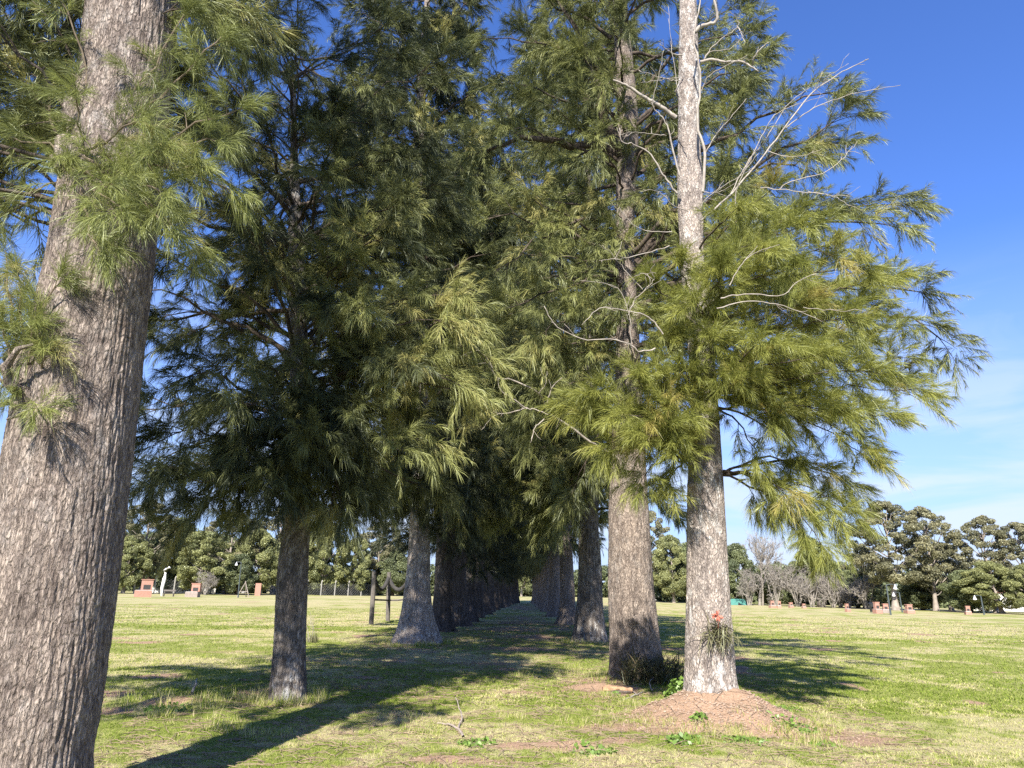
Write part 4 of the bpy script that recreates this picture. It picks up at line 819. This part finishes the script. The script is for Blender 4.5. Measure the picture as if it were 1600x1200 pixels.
MB().tube([(-.5, -.3, .75), (.53, -.25, .75)], [.04]*2, 6).build('crossbar', M_euc, rt); MB().blob((-.15, 0, .62), (.34, .25, .2), 3, .2, 9).build('bundle', M_conc, rt, None, True)
M_tent = plain('teal_canvas', (.06, .20, .16), (.04, .15, .13), .7)
g = G(1147, 945); rt = empty('tent', (g[0], g[1]-2, 0), 'small teal tent far off just right of the trunk on the dirt mound', 'tent')
m = MB(); m.add([(-1.4, -1, 0), (1.4, -1, 0), (1.4, 1, 0), (-1.4, 1, 0), (-1.1, 0, .95), (1.1, 0, .95)], [[0, 1, 5, 4], [2, 3, 4, 5]], [[0, 4, 3], [1, 2, 5]]); m.build('canvas', M_tent, rt)
MB().add([(-.3, -1.03, 0), (.3, -1.03, 0), (0, -.47, .5)], None, [[0, 1, 2]]).build('door', M_darkg, rt)
# lamp posts
M_pole = plain('dark_paint', (.05, .07, .075), (.04, .05, .055), .5)
M_lampw = plain('lamp_white', (.55, .56, .58), (.5, .5, .52), .4)
def lamp(px, base, top, side, label):
    g = G(px, base); s = depth(g)/F; h = (base-top)*s
    rt = empty('street_lamp', (g[0], g[1], 0), label, 'street lamp', 'lamp posts on the field')
    MB().tube([(0, 0, -.05), (-.02*h, 0, h*.5), (-.03*h, 0, h)], [.09, .075, .055], 8).build('pole', M_pole, rt)
    MB().tube([(-.03*h, 0, h-.05), (side*.35, 0, h+.03), (side*.8, 0, h)], [.035]*3, 6).build('arm', M_pole, rt)
    MB().tube([(side*.75, 0, h+.02), (side*.75, 0, h-.15), (side*.75, 0, h-.42), (side*.75, 0, h-.5)], [.04, .09, .2, .07], 10).build('lamp_shade', M_lampw, rt)
lamp(1392, 961, 915, 1, 'tallest dark lamp post on the right field'); lamp(1410, 957, 927, -1, 'shorter lamp post just right of the tallest one'); lamp(1538, 961, 932, -1, 'lamp post by the rightmost barbecue'); lamp(372, 934, 880, -1, 'tall thin lamp post on the left near the A frame')

# ------------------------------------------------------------------ wooden frame by the third trunk
g = G(580, 976); rt = empty('timber_frame', (g[0], g[1], 0), 'dark timber posts with a rail and hanging garlands left of the flared pale trunk', 'frame')
g2 = G(606, 971); g3 = G(632, 973)
tops = [P(585, 893, g[1]), P(608, 894, g2[1]), P(640, 896, g3[1])]
for a_, t_ in zip((g, g2, g3), tops):
    m = MB(); s_ = .13
    c_ = np.array([a_, t_]); m.tube([(a_[0], a_[1], -.1), tuple((a_+t_)/2), tuple(t_)], [.11, .105, .10], 8); m.build('post', M_wood, rt, g)
r1_, r2_, r3_ = P(583, 937, g[1]), P(607, 938, g2[1]), P(636, 936, g3[1])
MB().tube([r1_, r2_], [.045]*2, 6).tube([r2_, (r2_+r3_)/2-[0, 0, .03], r3_], [.045]*3, 6).build('rail', M_wood, rt, g)
for a_, b_, lo in ((tops[0], tops[1], 915), (tops[1], tops[2], 912)):
    m = MB(); mid = P((585 if lo == 915 else 622), lo, (a_[1]+b_[1])/2); t = np.linspace(0, 1, 27)
    for u_ in t:
        c_ = a_*(1-u_)+b_*u_; c_ = c_-np.array([0, 0, .25+.75*(1-(2*u_-1)**2)*.75]); m.blob(c_, (.10, .10, .10), u_*9, .3, 6)
    m.build('garland', M_soot, rt, g)

# ------------------------------------------------------------------ bromeliad on the trunk
M_brl = needle('bromeliad_leaf', (.09, .085, .05), (.17, .17, .08), (.30, .27, .17), .2)
M_red = plain('red_flower', (.50, .15, .10), (.38, .12, .08), .6, 20)
tq = P(1122, 985, 10.12); c0 = np.array(tq)
rt = empty('bromeliad', tuple(c0), 'spiky grey green bromeliad with a red flower growing on the trunk', 'plant')
def ribbons(mb, O, D, Ln, w, droop, tint, k=5):
    M = len(O); t = np.linspace(0, 1, k)[None, :, None]
    C = O[:, None]+D[:, None]*Ln[:, None, None]*t+np.array([0, 0, -1.])*(Ln[:, None]*droop[:, None])[..., None]*t**2
    sd = unit(np.cross(D, rng.normal(size=(M, 3))*.25+np.array([0, 0, 1.])))[:, None]*(w*np.array([.8, 1, .8, .5, .05]))[None, :, None]
    V = np.stack([C-sd, C+sd], 2).reshape(-1, 3); b_ = (np.arange(M)[:, None]*k+np.arange(k-1)[None])*2; b_ = b_.reshape(-1, 1)
    mb.add(V, b_+np.array([0, 1, 3, 2]), a=np.repeat(tint, k*2))
m = MB(); M = 170; O = c0+rng.normal(size=(M, 3))*[.10, .03, .05]; D = rng.normal(size=(M, 3))*[1, .5, .75]; D[:, 1] = -np.abs(D[:, 1])*.8; D[:, 0] += .15
ribbons(m, O, unit(D), U(.16, .36, M), .006, U(-.1, .5, M), U(0, 1, M)); m.build('leaves', M_brl, rt, tuple(c0), attr='tint')
m = MB(); M = 60; O = c0+rng.normal(size=(M, 3))*[.08, .03, .03]+[.08, .02, -.05]; D = rng.normal(size=(M, 3))*[.4, .15, .2]+[.25, -.1, -1]
ribbons(m, O, unit(D), U(.12, .3, M), .004, U(0, .1, M), U(.6, 1, M)); m.build('dry_roots', M_brl, rt, tuple(c0), attr='tint')
fc = P(1121, 962, 9.98); m = MB()
for k in range(12):
    d_ = unit(rng.normal(size=3)*[1, .6, .8]); m.tube([fc+d_*.012, fc+d_*.05, fc+d_*.08], [.008, .014, .003], 5)
m.tube([c0, (c0+fc)/2+[0, -.03, 0], fc], [.006]*3, 5); m.build('flower', M_red, rt, tuple(c0))
c0 = P(1082, 985, 10.1)
# ------------------------------------------------------------------ weeds, shrub, wood on the ground
M_weed = needle('weed_leaf', (.10, .17, .03), (.17, .27, .05), (.22, .33, .07), .35)
def weed(px, py, n_, r, h, label, ls=.045, z=None):
    g = G(px, py); 
    for _ in range(4): g = G(px, py, ground_at(g[0], g[1]))
    rt_loc = (g[0], g[1], ground_at(g[0], g[1])); m = MB(); k = n_
    a_ = U(0, 6.28, k); rr = r*np.sqrt(U(0, 1, k)); x = g[0]+np.cos(a_)*rr; y = g[1]+np.sin(a_)*rr; zz = gz(x, y)+U(.1, 1, k)*h*(1-rr/r*.6)
    c_ = np.stack([x, y, zz], -1); nrm = unit(rng.normal(size=(k, 3))*.55+[0, -.25, .8]); e1 = unit(np.cross(nrm, rng.normal(size=(k, 3)))); e2 = np.cross(nrm, e1); s = (ls*U(.5, 1.2, k))[:, None]
    V = np.stack([c_-e1*s*.6, c_-e1*s*.1+e2*s*.42, c_+e1*s*.3+e2*s*.3, c_+e1*s*.65, c_+e1*s*.3-e2*s*.3, c_-e1*s*.1-e2*s*.42], 1).reshape(-1, 3); b_ = np.arange(k)[:, None]*6
    m.add(V, np.concatenate([b_+[0, 1, 2, 5], b_+[2, 3, 4, 5]]), a=np.repeat(U(0, 1, k), 6))
    root = empty('weed', rt_loc, label, 'weed', 'leafy weeds around the dirt mound')
    m.build('leaves', M_weed, root, rt_loc, attr='tint')
    st_ = MB(); q = slice(0, max(3, k//7)); B = np.stack([x[q]*0+g[0], y[q]*0+g[1], gz(x[q]*0+g[0], y[q]*0+g[1])-.01], -1)
    st_.tubes(np.stack([B, (B+c_[q])/2+[0, 0, .02], c_[q]], 1), np.full((len(B), 3), .0028), 4); st_.build('stems', M_weed, root, rt_loc)
weed(1060, 1112, 260, .19, .30, 'tall leafy weed clump at the left edge of the dirt mound', .05)
weed(1080, 1088, 90, .13, .14, 'leafy weed against the left foot of the mound trunk', .045)
weed(1070, 1158, 150, .22, .08, 'low leafy weed sprawling in front of the mound, lower left', .055)
weed(1092, 1138, 70, .11, .09, 'small weed on the front of the mound', .045); weed(1153, 1118, 45, .10, .07, 'tiny weed sprig halfway down the mound, right of centre', .035)
weed(1142, 1084, 22, .05, .09, 'tiny sprout at the right foot of the mound trunk', .035); weed(1220, 1108, 160, .30, .06, 'bright low weed patch on the right flank of the mound', .04)
weed(1165, 1158, 120, .28, .05, 'flat weed patch at the front right of the mound', .04); weed(1240, 1140, 80, .3, .05, 'sparse weed right of the mound', .05)
weed(1290, 1165, 50, .18, .05, 'single low weed at the lower right of the mound', .05); weed(448, 1083, 120, .15, .32, 'bright sprout at the foot of the slim second left trunk', .04)
weed(745, 1162, 120, .22, .05, 'low broadleaf weed in the lawn left of the bare streak', .045); weed(930, 1175, 90, .25, .05, 'dull low weed in the foreground lawn', .05)
weed(262, 1110, 110, .30, .09, 'weed patch beside the dark clod of earth on the left', .05); weed(955, 1085, 60, .18, .05, 'low weed left of the split log', .045)
# twiggy shrub
g = G(1020, 1070); rt = empty('twiggy_shrub', (g[0], g[1], 0), 'dark twiggy shrub with dry brown shoots at the foot of the thick trunk', 'shrub')
m = MB(); M = 1300; a_ = U(0, 6.28, M); O = np.stack([g[0]+U(-.6, .45, M), g[1]-.2+U(-.35, .35, M), U(0, .42, M)], -1)
D = unit(np.stack([np.cos(a_)*.7, np.sin(a_)*.6, U(.2, 1.2, M)], -1)); ribbons(m, O, D, U(.15, .42, M), .006, U(-.1, .7, M), U(0, 1, M)); m.build('shoots', needle('dry_shoots', (.05, .055, .025), (.12, .12, .055), (.26, .20, .12), .3), rt, (g[0], g[1], 0), attr='tint')
m = MB(); M = 90; O = np.stack([g[0]+.1+U(-.35, .35, M), g[1]-.1+U(-.2, .2, M), U(0, .05, M)], -1); D = unit(np.stack([U(-.8, .8, M), U(-.6, .6, M), U(.4, 1, M)], -1))
t = np.linspace(0, 1, 4)[None, :, None]; m.tubes(O[:, None]+D[:, None]*t*U(.3, .7, (M, 1, 1)), np.array([[.006, .005, .004, .002]])*np.ones((M, 1)), 3); m.build('twigs', M_twig, rt, (g[0], g[1], 0))
# dry stems behind the slim trunk
g = G(488, 1004); rt = empty('dry_plant', (g[0], g[1], 0), 'dry brown plant with bare stems just right of the slim second left trunk', 'plant')
m = MB(); M = 120; O = np.stack([g[0]+U(-.14, .14, M), g[1]+U(-.14, .14, M), 0*a_[:M] if M <= len(a_) else np.zeros(M)], -1); D = unit(np.stack([U(-.5, .5, M), U(-.5, .5, M), np.ones(M)], -1))
ribbons(m, O, D, U(.15, .45, M), .006, U(0, .4, M), U(.3, 1, M)); m.build('leaves', M_brl, rt, (g[0], g[1], 0), attr='tint')
m = MB()
for k in range(7):
    q = np.array([g[0]+U(-.1, .1), g[1]+U(-.1, .1), 0]); e = q+np.array([U(-.35, .35), U(-.2, .2), U(.6, .95)]); m.tube([q, (q+e)/2+[.02, 0, .05], e], [.006, .005, .003], 4)
m.build('stems', M_dead, rt, (g[0], g[1], 0))
def on_ground(px, py):
    g = G(px, py)
    for _ in range(4): g = G(px, py, ground_at(g[0], g[1]))
    return np.array([g[0], g[1], ground_at(g[0], g[1])])
M_split = plain('split_wood', (.42, .26, .14), (.25, .15, .09), .8, 12, .004)
g = on_ground(965, 1083); m = MB(); rt = empty('split_log', tuple(g), 'orange brown split log lying before the thick trunk', 'log')
th = np.linspace(0, 2*np.pi, 14, endpoint=False); xs_ = np.linspace(-.25, .24, 16); V = []
for k, x in enumerate(xs_):
    r_ = (.075-.028*k/15)*(1+.9*(vnoise(th*1.5, x*14, 3.)-.5))*(.8 if k in (0, 15) else 1); V.append(np.stack([x+.02*vnoise(th*3, k*.0, 5.), np.cos(th)*r_*1.2, np.abs(np.sin(th))**.8*np.sign(np.sin(th))*r_*.8+.05], -1))
V = np.concatenate(V); i_ = np.arange(15)[:, None]*14; j_ = np.arange(14)[None]
m.add(V+g, np.stack([i_+j_, i_+(j_+1) % 14, i_+14+(j_+1) % 14, i_+14+j_], -1).reshape(-1, 4), np.array([[0, k+1, k] for k in range(1, 13)]+[[210, 210+k, 211+k] for k in range(1, 13)]))
m.build('wood', M_split, rt, tuple(g)); MB().tube([g+[-.22, -.06, .03], g+[0, -.085, .025], g+[.2, -.06, .03]], [.03, .035, .02], 7).build('bark', M_limb, rt, tuple(g))
def stick(pts, r, name, label, cat='stick', mat=M_dead, lift=.02):
    q = [on_ground(*a_[:2]) for a_ in pts[0]]; rt = empty(name, tuple(q[0]), label, cat)
    for k, pl in enumerate(pts):
        c_ = catmull([on_ground(*a_[:2])+[0, 0, lift+(a_[2] if len(a_) > 2 else 0)] for a_ in pl], 10); c_[1:-1] += rng.normal(size=(8, 3))*.005
        MB().tube(c_, np.linspace(1, .45, 10)*r*(1 if k == 0 else .7), 7).build('branch', mat, rt, tuple(q[0]))
stick([[(972, 1096), (990, 1090), (1004, 1083)], [(984, 1078), (993, 1086), (996, 1088)]], .016, 'fallen_stick', 'dead stick lying beside the split log')
stick([[(724, 1154), (716, 1142), (702, 1134), (683, 1130)], [(716, 1140), (722, 1128, .03), (718, 1118, .08), (711, 1107, .12)]], .017, 'fallen_branch', 'forked dead branch lying on the open lawn', 'branch', plain('grey_dead_wood', (.34, .28, .24), (.24, .2, .17), .9, 10, .004))
stick([[(299, 1085), (303, 1082, .06), (306, 1076, .13)]], .02, 'fallen_stick', 'short pale stub sticking up from the shaded lawn at left')
stick([[(1103, 1098), (1130, 1107), (1165, 1122), (1178, 1130)], ], .006, 'fallen_twig', 'thin dark twig across the front of the mound', 'twig', M_twig, .01)
stick([[(1020, 1082), (1015, 1076, .05), (1025, 1070, .08)]], .012, 'fallen_stick', 'pale stick leaning in the twiggy shrub')
# clods
M_soil = plain('soil', (.17, .13, .10), (.10, .08, .065), 1, 20, .01)
for px, py, sx_, sz_, lb in [(220, 1103, .24, .07, 'dark clod of earth in the grass near the left edge'), (228, 1150, .08, .04, 'small clod right of the huge left trunk'), (880, 1160, .16, .05, 'brown clod on the bare streak in the foreground'), (905, 1157, .09, .05, 'smaller clod just right of the brown clod'), (810, 1146, .07, .02, 'thin dark clod in the sunlit lawn'), (483, 1112, .2, .05, 'grey clod right of the foot of the slim trunk'), (858, 1142, .03, .03, 'tiny dark clod in the sunlit lawn'), (908, 1050, .16, .06, 'reddish clod of earth left of the thick trunk')]:
    g = on_ground(px, py); tag(MB().blob((0, 0, 0), (sx_, sx_*.6, sz_), px, .5, 16).build('earth_clod', M_soil, loc=tuple(g), smooth=True), lb, 'clod', 'clods of earth on the lawn')
